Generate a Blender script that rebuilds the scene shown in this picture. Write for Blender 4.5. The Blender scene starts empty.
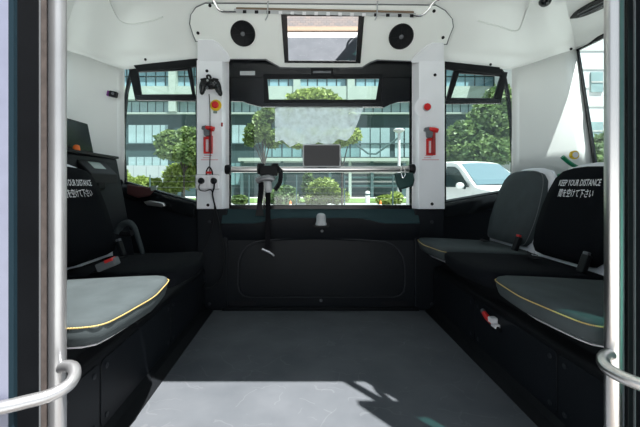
import bpy, bmesh, math, random
from mathutils import Vector, Matrix
random.seed(7)
R = math.radians

# ------------------------------------------------------------------ camera, sky, sun, exposure
sc = bpy.context.scene
FP, VX, VY, CZ = 360.0, 303.0, 186.0, 0.82        # focal length (px), vanishing point (px), eye height over the cabin floor (m)
cam_d = bpy.data.cameras.new('camera')
cam = bpy.data.objects.new('camera', cam_d)
sc.collection.objects.link(cam)
cam.location = (0, 0, CZ)
cam.rotation_euler = (R(90), 0, 0)
cam_d.sensor_width = 36.0
cam_d.lens = FP / 640 * 36.0
cam_d.shift_x = (320 - VX) / 640
cam_d.shift_y = -(213.5 - VY) / 640
cam_d.clip_start = 0.02
sc.camera = cam

world = bpy.data.worlds.new('world')
sc.world = world
world.use_nodes = True
bg = world.node_tree.nodes['Background']
bg.inputs[0].default_value = (0.80, 0.90, 1.0, 1)
bg.inputs[1].default_value = 0.92

SUN = Vector((-0.625, 0.78, -2.25)).normalized()   # direction the sunlight travels
sun_d = bpy.data.lights.new('sun', 'SUN')
sun_d.energy = 16.0
sun_d.angle = R(0.5)
sun_d.color = (1.0, 0.97, 0.93)
sun = bpy.data.objects.new('sun', sun_d)
sc.collection.objects.link(sun)
sun.rotation_euler = (-SUN).to_track_quat('Z', 'Y').to_euler()

vs = sc.view_settings
vs.view_transform = 'Standard'
vs.look = 'None'
vs.exposure = 0.0
vs.gamma = 1.0
vs.use_curve_mapping = False
sc.cycles.use_denoising = True
sc.cycles.max_bounces = 10
sc.cycles.diffuse_bounces = 6
sc.cycles.transparent_max_bounces = 16
sc.cycles.sample_clamp_indirect = 8.0

# ------------------------------------------------------------------ helpers
C = sc.collection
XC = 0.105                                          # centre line of the vehicle

def at(px, py, y):
    """pixel + distance -> point"""
    return Vector(((px - VX) * y / FP, y, CZ - (py - VY) * y / FP))

def on_plane(px, py, p0, n):
    d = Vector(((px - VX) / FP, 1.0, -(py - VY) / FP))
    o = Vector((0, 0, CZ))
    t = (Vector(p0) - o).dot(n) / d.dot(n)
    return o + d * t

def mat(name, col, rough=0.5, metal=0.0, spec=0.5, var=0.0, scale=8.0, bump=0.0, bscale=60.0, col2=None, coat=0.0, emit=None):
    m = bpy.data.materials.new(name)
    m.use_nodes = True
    nt = m.node_tree
    b = nt.nodes['Principled BSDF']
    b.inputs['Base Color'].default_value = (*col, 1)
    b.inputs['Roughness'].default_value = rough
    b.inputs['Metallic'].default_value = metal
    b.inputs['Specular IOR Level'].default_value = spec
    b.inputs['Coat Weight'].default_value = coat
    if emit:
        b.inputs['Emission Color'].default_value = (*emit[0], 1)
        b.inputs['Emission Strength'].default_value = emit[1]
    if var or col2:
        tc = nt.nodes.new('ShaderNodeTexCoord')
        nz = nt.nodes.new('ShaderNodeTexNoise')
        nz.inputs['Scale'].default_value = scale
        nz.inputs['Detail'].default_value = 4
        nt.links.new(tc.outputs['Object'], nz.inputs['Vector'])
        rp = nt.nodes.new('ShaderNodeValToRGB')
        c2 = col2 or tuple(min(1, c * (1 + var)) for c in col)
        c1 = col if col2 else tuple(c * (1 - var) for c in col)
        rp.color_ramp.elements[0].position = 0.3
        rp.color_ramp.elements[1].position = 0.7
        rp.color_ramp.elements[0].color = (*c1, 1)
        rp.color_ramp.elements[1].color = (*c2, 1)
        nt.links.new(nz.outputs['Fac'], rp.inputs['Fac'])
        nt.links.new(rp.outputs['Color'], b.inputs['Base Color'])
    if bump:
        tc = nt.nodes.new('ShaderNodeTexCoord')
        nz = nt.nodes.new('ShaderNodeTexNoise')
        nz.inputs['Scale'].default_value = bscale
        nz.inputs['Detail'].default_value = 3
        bp = nt.nodes.new('ShaderNodeBump')
        bp.inputs['Strength'].default_value = bump
        bp.inputs['Distance'].default_value = 0.002
        nt.links.new(tc.outputs['Object'], nz.inputs['Vector'])
        nt.links.new(nz.outputs['Fac'], bp.inputs['Height'])
        nt.links.new(bp.outputs['Normal'], b.inputs['Normal'])
    return m

def glass_mat(name, tint, refl=0.06):
    m = bpy.data.materials.new(name)
    m.use_nodes = True
    nt = m.node_tree
    for n in list(nt.nodes): nt.nodes.remove(n)
    out = nt.nodes.new('ShaderNodeOutputMaterial')
    mx = nt.nodes.new('ShaderNodeMixShader')
    tr = nt.nodes.new('ShaderNodeBsdfTransparent')
    gl = nt.nodes.new('ShaderNodeBsdfGlossy')
    tr.inputs['Color'].default_value = (*tint, 1)
    gl.inputs['Roughness'].default_value = 0.02
    mx.inputs['Fac'].default_value = refl
    nt.links.new(tr.outputs[0], mx.inputs[1]); nt.links.new(gl.outputs[0], mx.inputs[2])
    nt.links.new(mx.outputs[0], out.inputs[0])
    return m

class MB:
    def __init__(s): s.v = []; s.f = []
    def add(s, vs_, fs):
        o = len(s.v); s.v += [tuple(p) for p in vs_]; s.f += [tuple(i + o for i in f) for f in fs]
        return s
    def box(s, c, size, rot=None):
        hx, hy, hz = (k / 2 for k in size)
        P = [Vector((x, y, z)) for x in (-hx, hx) for y in (-hy, hy) for z in (-hz, hz)]
        if rot is not None: P = [rot @ p for p in P]
        P = [p + Vector(c) for p in P]
        return s.add(P, [(0, 1, 3, 2), (4, 6, 7, 5), (0, 4, 5, 1), (2, 3, 7, 6), (0, 2, 6, 4), (1, 5, 7, 3)])
    def bx(s, x0, x1, y0, y1, z0, z1):
        return s.box(((x0 + x1) / 2, (y0 + y1) / 2, (z0 + z1) / 2), (abs(x1 - x0), abs(y1 - y0), abs(z1 - z0)))
    def prism(s, poly, d):
        """closed 3-D polygon swept by vector d"""
        n = len(poly); P = [Vector(p) for p in poly]; Q = [p + Vector(d) for p in P]
        fs = [tuple(range(n)), tuple(range(2 * n - 1, n - 1, -1))]
        fs += [(i, i + n, (i + 1) % n + n, (i + 1) % n) for i in range(n)]
        return s.add(P + Q, fs)
    def ring(s, outer, inner, d):
        n = len(outer); d = Vector(d)
        O = [Vector(p) for p in outer]; I = [Vector(p) for p in inner]
        vv = O + I + [p + d for p in O] + [p + d for p in I]
        fs = []
        for i in range(n):
            j = (i + 1) % n
            fs += [(i, j, n + j, n + i), (2 * n + i, 3 * n + i, 3 * n + j, 2 * n + j), (i, 2 * n + i, 2 * n + j, j), (n + i, n + j, 3 * n + j, 3 * n + i)]
        return s.add(vv, fs)
    def tube(s, path, r, seg=10, closed=False):
        P = [Vector(p) for p in path]; n = len(P)
        rr_ = r if isinstance(r, (list, tuple)) else [r] * n
        vv = []; fs = []
        up = None
        for i, p in enumerate(P):
            a = P[(i - 1) % n] if (closed or i > 0) else p
            b = P[(i + 1) % n] if (closed or i < n - 1) else p
            t = (b - a).normalized()
            if up is None:
                up = Vector((0, 0, 1)) if abs(t.z) < 0.9 else Vector((1, 0, 0))
            u = (up - t * up.dot(t))
            if u.length < 1e-6: u = t.orthogonal()
            u.normalize(); w = t.cross(u); up = u
            for k in range(seg):
                an = 2 * math.pi * k / seg
                vv.append(p + (u * math.cos(an) + w * math.sin(an)) * rr_[i])
        m = n if closed else n - 1
        for i in range(m):
            j = (i + 1) % n
            for k in range(seg):
                l = (k + 1) % seg
                fs.append((i * seg + k, i * seg + l, j * seg + l, j * seg + k))
        if not closed:
            fs.append(tuple(range(seg - 1, -1, -1))); fs.append(tuple((n - 1) * seg + k for k in range(seg)))
        return s.add(vv, fs)
    def lathe(s, prof, o, ax=(0, 0, 1), seg=20):
        """prof: (radius, height) along ax from o"""
        ax = Vector(ax).normalized(); u = ax.orthogonal().normalized(); w = ax.cross(u); o = Vector(o)
        vv = []; fs = []
        for r, h in prof:
            for k in range(seg):
                an = 2 * math.pi * k / seg
                vv.append(o + ax * h + (u * math.cos(an) + w * math.sin(an)) * r)
        for i in range(len(prof) - 1):
            for k in range(seg):
                l = (k + 1) % seg
                fs.append((i * seg + k, i * seg + l, (i + 1) * seg + l, (i + 1) * seg + k))
        fs.append(tuple(range(seg - 1, -1, -1))); fs.append(tuple((len(prof) - 1) * seg + k for k in range(seg)))
        return s.add(vv, fs)
    def loft(s, rings, cap0=True, cap1=True):
        n = len(rings[0]); vv = [p for r_ in rings for p in r_]; fs = []
        for i in range(len(rings) - 1):
            for k in range(n):
                l = (k + 1) % n
                fs.append((i * n + k, i * n + l, (i + 1) * n + l, (i + 1) * n + k))
        if cap0: fs.append(tuple(range(n - 1, -1, -1)))
        if cap1: fs.append(tuple((len(rings) - 1) * n + k for k in range(n)))
        return s.add(vv, fs)
    def grid(s, rows):
        n = len(rows[0]); vv = [p for r_ in rows for p in r_]
        return s.add(vv, [(i * n + k, i * n + k + 1, (i + 1) * n + k + 1, (i + 1) * n + k) for i in range(len(rows) - 1) for k in range(n - 1)])
    def ball(s, c, rad, rot=None, nu=14, nv=9):
        rx, ry, rz = rad if isinstance(rad, (tuple, list)) else (rad,) * 3
        rings = []
        for j in range(1, nv):
            th = math.pi * j / nv
            r_ = []
            for k in range(nu):
                ph = 2 * math.pi * k / nu
                p = Vector((rx * math.sin(th) * math.cos(ph), ry * math.sin(th) * math.sin(ph), -rz * math.cos(th)))
                if rot is not None: p = rot @ p
                r_.append(p + Vector(c))
            rings.append(r_)
        return s.loft(rings)
    def build(s, name, m, parent=None, smooth=False, bevel=0.0, solid=0.0, seg=2, **props):
        me = bpy.data.meshes.new(name)
        me.from_pydata(s.v, [], s.f); me.update()
        bm = bmesh.new(); bm.from_mesh(me)
        bmesh.ops.recalc_face_normals(bm, faces=bm.faces)
        bm.to_mesh(me); bm.free()
        ms = m if isinstance(m, (list, tuple)) else [m]
        for k in ms: me.materials.append(k)
        o = bpy.data.objects.new(name, me); C.objects.link(o)
        if smooth:
            for p in me.polygons: p.use_smooth = True
            if smooth != 'all':
                try: me.set_sharp_from_angle(angle=R(smooth if smooth is not True else 40))
                except Exception: pass
        if solid:
            q = o.modifiers.new('solid', 'SOLIDIFY'); q.thickness = solid; q.offset = 0
        if bevel:
            q = o.modifiers.new('bevel', 'BEVEL'); q.width = bevel; q.segments = seg; q.limit_method = 'ANGLE'; q.angle_limit = R(35)
        if parent is not None:
            o.parent = parent; o.matrix_parent_inverse = parent_world(parent).inverted()
        for k, v in props.items(): o[k] = v
        return o

def parent_world(p):
    m = p.matrix_basis.copy()
    if p.parent is not None: m = parent_world(p.parent) @ p.matrix_parent_inverse @ m
    return m

def thing(name, label, cat, loc=(0, 0, 0), group=None):
    o = bpy.data.objects.new(name, None); C.objects.link(o)
    o.empty_display_size = 0.1
    o.location = loc; o['label'] = label; o['category'] = cat
    if group: o['group'] = group
    return o
def tag(o, label, cat, group=None):
    o['label'] = label; o['category'] = cat
    if group: o['group'] = group
    return o
def copy_tree(o, parent=None):
    c = o.copy(); C.objects.link(c)
    if parent is not None: c.parent = parent; c.matrix_parent_inverse = o.matrix_parent_inverse.copy()
    for ch in [x for x in o.children]: copy_tree(ch, c)
    return c
def smooth_path(pts, n=8, closed=False):
    P = [Vector(p) for p in pts]; N = len(P); out = []
    for i in range(N if closed else N - 1):
        p0 = P[(i - 1) % N] if (closed or i > 0) else P[i]
        p1 = P[i]; p2 = P[(i + 1) % N]
        p3 = P[(i + 2) % N] if (closed or i < N - 2) else p2
        for k in range(n):
            t = k / n
            out.append(0.5 * ((2 * p1) + (p2 - p0) * t + (2 * p0 - 5 * p1 + 4 * p2 - p3) * t * t + (3 * p1 - p0 - 3 * p2 + p3) * t ** 3))
    if not closed: out.append(P[-1])
    return out
def rr(x0, x1, z0, z1, r, n=5):
    out = []
    for cx, cz, a0 in ((x1 - r, z1 - r, 0), (x0 + r, z1 - r, 90), (x0 + r, z0 + r, 180), (x1 - r, z0 + r, 270)):
        for k in range(n + 1):
            a = R(a0 + 90 * k / n); out.append((cx + r * math.cos(a), cz + r * math.sin(a)))
    return out
def text_mesh(name, s, size, m, frame, parent, depth=0.0006, sx=1.0, shear=0.0):
    """flat print: text laid out in frame = (origin, right, up, normal)"""
    cu = bpy.data.curves.new(name, 'FONT'); cu.body = s; cu.size = size; cu.align_x = 'CENTER'; cu.align_y = 'CENTER'; cu.shear = shear
    cu.resolution_u = 2; cu.offset = size * 0.012
    tmp = bpy.data.objects.new(name, cu); C.objects.link(tmp)
    dg = bpy.context.evaluated_depsgraph_get(); dg.update()
    me = bpy.data.meshes.new_from_object(tmp.evaluated_get(dg))
    bpy.data.objects.remove(tmp)
    o_, r_, u_, n_ = (Vector(k) for k in frame)
    for v in me.vertices:
        v.co = o_ + r_ * (v.co.x * sx) + u_ * v.co.y + n_ * depth
    me.materials.clear(); me.materials.append(m)
    o = bpy.data.objects.new(name, me); C.objects.link(o)
    if parent is not None:
        o.parent = parent; o.matrix_parent_inverse = parent_world(parent).inverted()
    return o

# ------------------------------------------------------------------ materials
M = {}
M['white'] = mat('white_panel', (0.86, 0.88, 0.86), 0.2, var=0.015, scale=3, coat=0.0)
M['header'] = mat('header_panel', (0.82, 0.85, 0.82), 0.4, var=0.02, scale=5)
M['pillar'] = mat('pillar_white', (0.85, 0.87, 0.90), 0.40, var=0.02)
M['black'] = mat('black_plastic', (0.0055, 0.0065, 0.008), 0.5, spec=0.2, var=0.15, bump=0.15, bscale=300)
M['blackg'] = mat('black_gloss', (0.006, 0.0075, 0.009), 0.25, spec=0.4)
M['panel'] = mat('black_moulding', (0.0075, 0.0095, 0.0125), 0.48, spec=0.2, var=0.12, scale=6, bump=0.12, bscale=400)
M['dark_rubber'] = mat('dark_rubber', (0.003, 0.003, 0.004), 0.9, spec=0.02)
M['rim'] = mat('rim_plastic', (0.022, 0.025, 0.030), 0.45, spec=0.3)
M['ledge'] = mat('ledge_teal', (0.013, 0.036, 0.041), 0.55, spec=0.2, bump=0.1, bscale=300)
M['rubber'] = mat('rubber', (0.009, 0.009, 0.011), 0.7, spec=0.3, bump=0.2, bscale=200)
M['teal_rubber'] = mat('teal_rubber', (0.007, 0.018, 0.026), 0.7, spec=0.1)
M['brown_rubber'] = mat('brown_rubber', (0.085, 0.07, 0.065), 0.7, var=0.25, scale=40)
M['leafpaint'] = mat('door_paint', (0.155, 0.165, 0.225), 0.4, var=0.06, scale=20)
M['steel'] = mat('brushed_steel', (0.72, 0.70, 0.68), 0.28, 1.0, bump=0.05, bscale=150)
M['chrome'] = mat('chrome', (0.8, 0.8, 0.8), 0.12, 1.0)
M['railw'] = mat('white_tube', (0.38, 0.385, 0.395), 0.33, 0.75, var=0.06, scale=15)
M['vinyl'] = mat('seat_vinyl', (0.050, 0.062, 0.066), 0.75, spec=0.12, bump=0.25, bscale=350, var=0.12, scale=12)
M['cover'] = mat('seat_cover_cloth', (0.004, 0.005, 0.007), 0.85, spec=0.08, bump=0.3, bscale=400)
M['shell'] = mat('seat_shell', (0.74, 0.76, 0.80), 0.35)
M['yellow'] = mat('yellow_stitch', (0.42, 0.31, 0.11), 0.7)
M['red'] = mat('red_plastic', (0.60, 0.02, 0.02), 0.35)
M['redd'] = mat('dark_red', (0.30, 0.015, 0.015), 0.4)
M['yel'] = mat('yellow_plate', (0.75, 0.52, 0.02), 0.4)
M['grey'] = mat('grey_plastic', (0.12, 0.13, 0.14), 0.5)
M['lgrey'] = mat('light_grey_plastic', (0.45, 0.47, 0.48), 0.45)
M['mgrey'] = mat('mid_grey_metal', (0.22, 0.23, 0.24), 0.35, 0.5)
M['wht'] = mat('white_plastic', (0.80, 0.80, 0.82), 0.35)
M['socket'] = mat('socket_plastic', (0.90, 0.90, 0.92), 0.4)
M['print'] = mat('white_print', (0.75, 0.77, 0.80), 0.6)
M['redprint'] = mat('red_print', (0.65, 0.15, 0.18), 0.6)
M['screen'] = mat('dark_screen', (0.018, 0.016, 0.017), 0.4)
M['monitor'] = mat('monitor_screen', (0.02, 0.028, 0.032), 0.08)
M['lcd'] = mat('lcd', (0.25, 0.32, 0.28), 0.2)
M['green'] = mat('green_paint', (0.01, 0.22, 0.10), 0.3)
M['pouch'] = mat('green_pouch', (0.014, 0.050, 0.045), 0.7, bump=0.3, bscale=250)
M['orange'] = mat('orange', (0.8, 0.16, 0.02), 0.5)
M['purple'] = mat('purple', (0.22, 0.04, 0.25), 0.4)
M['maroon'] = mat('maroon_pouch', (0.05, 0.012, 0.012), 0.6)
M['tan'] = mat('tan_strip', (0.20, 0.14, 0.09), 0.6)
M['webbing'] = mat('webbing', (0.007, 0.007, 0.009), 0.8, spec=0.1, bump=0.3, bscale=500)
M['glass'] = glass_mat('window_glass', (0.89, 0.94, 0.935), 0.05)
M['door_glass'] = glass_mat('door_glass', (0.24, 0.46, 0.42), 0.06)
M['mirror'] = mat('mirror_glass', (0.9, 0.9, 0.92), 0.02, 1.0)

def floor_material():
    m = mat('cabin_floor', (0.085, 0.095, 0.105), 0.7, spec=0.2)
    nt = m.node_tree; b = nt.nodes['Principled BSDF']
    tc = nt.nodes.new('ShaderNodeTexCoord')
    n1 = nt.nodes.new('ShaderNodeTexNoise'); n1.inputs['Scale'].default_value = 5; n1.inputs['Detail'].default_value = 6
    nt.links.new(tc.outputs['Object'], n1.inputs['Vector'])
    r1 = nt.nodes.new('ShaderNodeValToRGB')
    r1.color_ramp.elements[0].position = 0.3; r1.color_ramp.elements[0].color = (0.074, 0.083, 0.094, 1)
    r1.color_ramp.elements[1].position = 0.75; r1.color_ramp.elements[1].color = (0.102, 0.111, 0.124, 1)
    nt.links.new(n1.outputs['Fac'], r1.inputs['Fac'])
    # scuffs: thin distorted wave lines
    prev = r1.outputs['Color']
    for i, (sc_, rot, thr) in enumerate(((3.1, 0.6, 0.9925), (2.3, 2.1, 0.994), (4.3, 1.35, 0.995))):
        mp = nt.nodes.new('ShaderNodeMapping'); mp.inputs['Rotation'].default_value = (0, 0, rot); mp.inputs['Location'].default_value = (i * 3.7, i * 1.9, 0)
        nt.links.new(tc.outputs['Object'], mp.inputs['Vector'])
        wv = nt.nodes.new('ShaderNodeTexWave'); wv.inputs['Scale'].default_value = sc_; wv.inputs['Distortion'].default_value = 9; wv.inputs['Detail'].default_value = 3; wv.inputs['Detail Scale'].default_value = 1.4
        nt.links.new(mp.outputs[0], wv.inputs['Vector'])
        g = nt.nodes.new('ShaderNodeMath'); g.operation = 'GREATER_THAN'; g.inputs[1].default_value = thr
        nt.links.new(wv.outputs['Fac'], g.inputs[0])
        n2 = nt.nodes.new('ShaderNodeTexNoise'); n2.inputs['Scale'].default_value = 6
        nt.links.new(mp.outputs[0], n2.inputs['Vector'])
        g2 = nt.nodes.new('ShaderNodeMath'); g2.operation = 'GREATER_THAN'; g2.inputs[1].default_value = 0.55
        nt.links.new(n2.outputs['Fac'], g2.inputs[0])
        mu = nt.nodes.new('ShaderNodeMath'); mu.operation = 'MULTIPLY'
        nt.links.new(g.outputs[0], mu.inputs[0]); nt.links.new(g2.outputs[0], mu.inputs[1])
        m3 = nt.nodes.new('ShaderNodeMath'); m3.operation = 'MULTIPLY'; m3.inputs[1].default_value = 0.16
        nt.links.new(mu.outputs[0], m3.inputs[0])
        mx = nt.nodes.new('ShaderNodeMixRGB'); mx.inputs[2].default_value = (0.19, 0.20, 0.21, 1)
        nt.links.new(m3.outputs[0], mx.inputs[0]); nt.links.new(prev, mx.inputs[1])
        prev = mx.outputs[0]
    nt.links.new(prev, b.inputs['Base Color'])
    return m
M['floor'] = floor_material()

# ------------------------------------------------------------------ cabin shell
YB = 2.43
# plan of one half (U = distance from the centre line, y)
HALF = [(0.0, YB), (0.4, YB), (0.818, YB), (1.0, 2.455), (1.2, 2.48), (1.345, 2.50), (1.40, 2.508), (1.50, 2.475), (1.57, 2.446), (1.63, 2.42), (1.725, 2.415),
        (1.735, 2.2), (1.735, 1.8), (1.735, 1.4), (1.735, 1.2), (1.735, 0.87)]
def zbase(u): return 1.63 if u <= 1.345 else (1.63 + 0.105 * min(1, (u - 1.345) / 0.37))

fl = MB(); fl.bx(XC - 1.75, XC + 1.75, 0.78, 2.46, -0.06, 0.0)
fl.build('floor', M['floor'], kind='structure')

# ceiling: coved shell
rows = []
for d, dz in ((0, 0), (0.004, 0.03), (0.014, 0.06), (0.032, 0.092), (0.058, 0.126), (0.092, 0.164), (0.14, 0.213), (0.205, 0.278), (0.235, 0.312), (0.28, 0.333), (0.36, 0.346), (0.55, 0.352), (0.9, 0.354)):
    row = []
    full = [(-u, y) for u, y in reversed(HALF[1:])] + HALF
    for u, y in full:
        zb = zbase(abs(u)); k = (1.985 - zb) / 0.354
        uu = u * (1 - d / 1.7); yy = 1.2 + (y - 1.2) * (1 - d / 1.25) if y > 1.2 else y
        row.append((XC + uu, yy, zb + dz * k))
    rows.append(row)
cl = MB(); cl.grid(rows)
n0 = len(rows[0]); last = [(len(rows) - 1) * n0 + k for k in range(n0)]
cl.f.append(tuple(last))
ceil = cl.build('ceiling', M['white'], smooth=True, solid=0.004, kind='structure')
roof = MB(); roof.bx(XC - 1.70, XC + 1.70, 0.82, 2.52, 2.03, 2.08)
roof.build('roof_skin', M['white'], ceil, bevel=0.02)

# end walls (white corner + end wall with window opening), black lower panel
def end_wall(side):
    name = 'wall_right' if side > 0 else 'wall_left'
    S = lambda u: XC + side * u
    plan = HALF[5:11]
    w = MB(); rws = []
    lp2 = lambda p, q, t: (p[0] + (q[0] - p[0]) * t, p[1] + (q[1] - p[1]) * t)
    for t in (0, 0.25, 0.5, 0.75, 1):
        f_ = lp2((1.70, 2.34), (1.63, 2.42), t); j_ = lp2((1.755, 2.285), (1.73, 2.415), t)
        mid = lp2((1.50, 2.475), f_, 0.5)
        row = []
        for u, y in ((1.345, 2.50), (1.40, 2.508), (1.50, 2.475), mid, f_, j_):
            zt = zbase(u) + 0.004
            row.append((S(u), y, 0.84 + (zt - 0.84) * t))
        rws.append(row)
    w.grid(rws)
    # strip under / beside the end window
    w.add([(S(1.735), 1.2, 0.84), (S(1.735), 0.84, 0.84), (S(1.735), 0.84, 1.745), (S(1.735), 1.2, 1.745)], [(0, 1, 2, 3)])
    wall = w.build(name, M['white'], smooth=18, solid=0.004, kind='structure')
    lp = MB(); rws = []
    for z in (0.0, 0.84, 0.865):
        rws.append([(S(u + (0.0 if z < 0.86 else 0.02)), y, z) for u, y in [(1.345, 2.50), (1.40, 2.508), (1.50, 2.475), (1.70, 2.34), (1.755, 2.285), (1.735, 1.8), (1.735, 0.87)]])
    lp.grid(rws)
    lp.build('lower_panel', M['black'], wall, solid=0.02)
    # end window
    y0, y1 = 1.22, 2.20
    win = MB()
    outer = [(S(1.75), 1.19, 0.85), (S(1.75), 2.285, 0.85), (S(1.728), 2.425, 1.75), (S(1.728), 1.19, 1.75)]
    inner = [(S(1.75), 1.225, 0.88), (S(1.75), 2.265, 0.88), (S(1.728), 2.400, 1.722), (S(1.728), 1.225, 1.722)]
    win.ring(outer, inner, (side * 0.012, 0, 0))
    wo = win.build('window_4' if side > 0 else 'window_5', M['blackg'], kind='structure')
    gp = MB(); gp.prism([(S(1.757), 1.21, 0.86), (S(1.757), 2.275, 0.86), (S(1.735), 2.41, 1.735), (S(1.735), 1.21, 1.735)], (side * 0.004, 0, 0))
    gp.build('pane', M['glass'], wo)
    return wall
wall_left = end_wall(-1); wall_right = end_wall(1)

# wall behind: black lower wall under the windows
wb = MB()
def back_pt(U):
    a = abs(U)
    y = YB if a <= 0.818 else YB + (a - 0.818) / (1.345 - 0.818) * (2.50 - YB)
    k = 0.142 if U < 0 else 0.088
    z = 0.66 if a <= 0.80 else (0.70 + (a - 0.80) / (1.345 - 0.80) * k)
    return y, z
US = [-1.345, -1.2, -1.0, -0.82, -0.80, 0.80, 0.82, 1.0, 1.2, 1.345]
wb.grid([[(XC + u, back_pt(u)[0], 0.0) for u in US], [(XC + u, back_pt(u)[0], back_pt(u)[1]) for u in US],
         [(XC + u, back_pt(u)[0] + 0.05, back_pt(u)[1] + 0.004) for u in US]])
wall_back = wb.build('wall_back', M['panel'], solid=0.015, kind='structure')
# padded sill strips along the corner windows
for sgn in (-1, 1):
    s_ = MB()
    ra = []
    for u in (0.83, 1.0, 1.2, 1.345):
        y, z = back_pt(sgn * u); X = XC + sgn * u
        ra.append([(X, y - 0.035, z - 0.10), (X, y - 0.045, z - 0.03), (X, y - 0.03, z - 0.004), (X, y + 0.01, z), (X, y + 0.01, z - 0.10)])
    s_.loft(ra)
    s_.build('sill_trim', M['blackg'], wall_back, smooth=True)

# pillars: black base and white cover; cove slope plane
SL_P = Vector((0, 2.40, 1.62)); SL_N = Vector((0, -0.809, -0.588)).normalized()
def slope(px, py, off=0.0): return on_plane(px, py, SL_P + SL_N * off, SL_N)
def pillar(sgn, px0, px1, pxb):
    """px0..px1 flat face, px1..pxb bevel towards the window"""
    yf = 2.36
    xa, xb_, xc_ = at(px0, 0, yf).x, at(px1, 0, yf).x, at(pxb, 0, YB).x
    z0, z1 = at(0, 209, yf).z, 1.645
    prof = [(xa, 2.44), (xa, yf + 0.004), (xa + (0.004 if xb_ > xa else -0.004), yf), (xb_, yf), (xc_, 2.425), (xc_, 2.44)]
    m = MB(); m.loft([[(x, y, z) for x, y in prof] for z in (z0, z1)])
    # upper part leaning with the cove, chamfered corner
    if sgn < 0: poly = [(px0 + 1, 62), (px0 + 1, 40), (212, 40), (218, 43), (227, 53), (229.5, 58), (229.5, 62)]
    else: poly = [(px0 - 1, 62), (px0 - 1, 43), (433, 43), (427, 46), (415, 56), (412, 60), (412, 63)]
    m.prism([slope(a, b, 0.022) for a, b in poly], -SL_N * 0.02)
    cov = m.build('pillar_cover', M['pillar'], wall_back, bevel=0.003)
    for bx_, by_ in (((207, 71), (208, 205)) if sgn < 0 else ((435, 75), (432, 204))):
        q = MB(); p = at(bx_, by_, yf)
        q.lathe([(0.010, 0), (0.010, 0.003), (0.006, 0.006), (0.0045, 0.002)], p, (0, -1, 0), 14)
        q.build('screw', M['black'], cov)
    b = MB()
    b.bx(min(xa, xc_) , max(xa, xc_), yf + 0.012, 2.44, 0, z0 - 0.003)
    pb = b.build('pillar_base', M['panel'], wall_back, bevel=0.006)
    for by_ in (222, 304):
        q = MB(); p = at((px0 + px1) / 2, by_, yf + 0.012)
        q.lathe([(0.011, 0), (0.011, 0.003), (0.007, 0.005)], p, (0, -1, 0), 14)
        q.build('screw', M['rim'], pb)
    return cov
pillar_l = pillar(-1, 196.5, 222, 229); pillar_r = pillar(1, 445, 419, 412)

# header panel on the cove
hp = MB()
left = [(229, 59), (225, 54), (218, 46), (213, 41.5), (196, 41), (193, 34), (190, 24), (191, 15), (196, 8), (205, 4)]
right = [(436, 6), (445, 11), (452, 19), (453, 27), (449, 37), (446.5, 44), (432, 44.5), (426, 49), (418, 56), (412, 61)]
bottom = [(377, 59.5), (370, 62), (362, 67), (345, 67.5), (295, 67.5), (280, 67), (273, 63), (266, 59)]
hp.prism([slope(a, b, 0.010) for a, b in left + right + bottom], -SL_N * 0.04)
header = hp.build('header_panel', M['header'], ceil, bevel=0.002)
hs = MB(); hs.prism([slope(322 + (a - 322) * 1.0065, b + (1.2 if b > 35 and a > 230 and a < 411 else (-0.8 if b < 12 else (0.8 if b > 38 else 0))), 0.004) for a, b in left + right + bottom], -SL_N * 0.03); hs.build('panel_gap', M['grey'], header)
for a, b in ((198, 33), (210, 5.5), (443, 37.5), (434, 11)):
    q = MB(); q.lathe([(0.010, 0), (0.010, 0.002), (0.006, 0.004)], slope(a, b, 0.0105), SL_N, 14); q.build('screw', M['black'], header)

# ------------------------------------------------------------------ windows
def quad_plane(pxs, p0, n): return [on_plane(a, b, p0, n) for a, b in pxs]
NY = Vector((0, -1, 0))
wf = MB()
yw = 2.405
A = lambda l, y=yw: [at(a, b, y) for a, b in l]
wf.prism(A([(229, 56), (268, 56), (282, 64), (362, 64), (378, 56), (412, 56), (412, 78), (229, 78)]), (0, 0.02, 0))
wf.prism(A([(229, 77.5), (265.5, 77.5), (268, 101), (262, 107), (248, 103.5), (243, 101.5), (229, 101)]), (0, 0.02, 0))
wf.prism(A([(381, 77.5), (412, 77.5), (412, 101.5), (398, 102), (391, 104), (384, 107.5), (376, 101)]), (0, 0.02, 0))
wf.prism(A([(266, 100.5), (378, 100.5), (384, 107.5), (262, 107)]), (0, 0.02, 0))
wf.prism(A([(229, 77), (230.8, 77), (230.8, 208), (229, 208)]), (0, 0.02, 0))
wf.prism(A([(410, 77), (412, 77), (412, 208), (410, 208)]), (0, 0.02, 0))
wf.prism(A([(229, 205), (412, 205), (412, 210), (229, 210)]), (0, 0.02, 0))
win1 = wf.build('window_1', M['blackg'], kind='structure')
h = MB()
h.ring(A([(263, 74), (383, 74), (381, 107), (264, 107)], yw - 0.012), A([(267.5, 79), (379.5, 78.5), (376, 99.5), (269, 99.5)], yw - 0.012), (0, 0.014, 0))
h.build('hopper_frame', M['black'], win1, bevel=0.003)
h = MB(); h.prism(A([(262, 102), (384, 102.5), (383, 106.5), (263, 106.5)], yw - 0.03), (0, 0.02, 0)); h.build('hopper_rail', M['blackg'], win1, bevel=0.005)
h = MB(); h.prism(A([(311, 68), (333, 68), (333, 77), (311, 77)], yw - 0.02), (0, 0.02, 0)); lat = h.build('latch', M['black'], win1, bevel=0.003)
h = MB(); h.prism(A([(313, 71), (331, 71), (331, 73), (313, 73)], yw - 0.026), (0, 0.008, 0)); h.build('latch_lever', M['grey'], lat)
h = MB(); h.prism(A([(266, 78), (381, 77.5), (377, 101), (268, 101)], yw + 0.008), (0, 0.003, 0)); h.build('hopper_pane', M['glass'], win1)
h = MB(); h.prism(A([(229.5, 100), (411.5, 100), (411.5, 207), (229.5, 207)], yw + 0.012), (0, 0.004, 0)); h.build('pane', M['glass'], win1)
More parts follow.
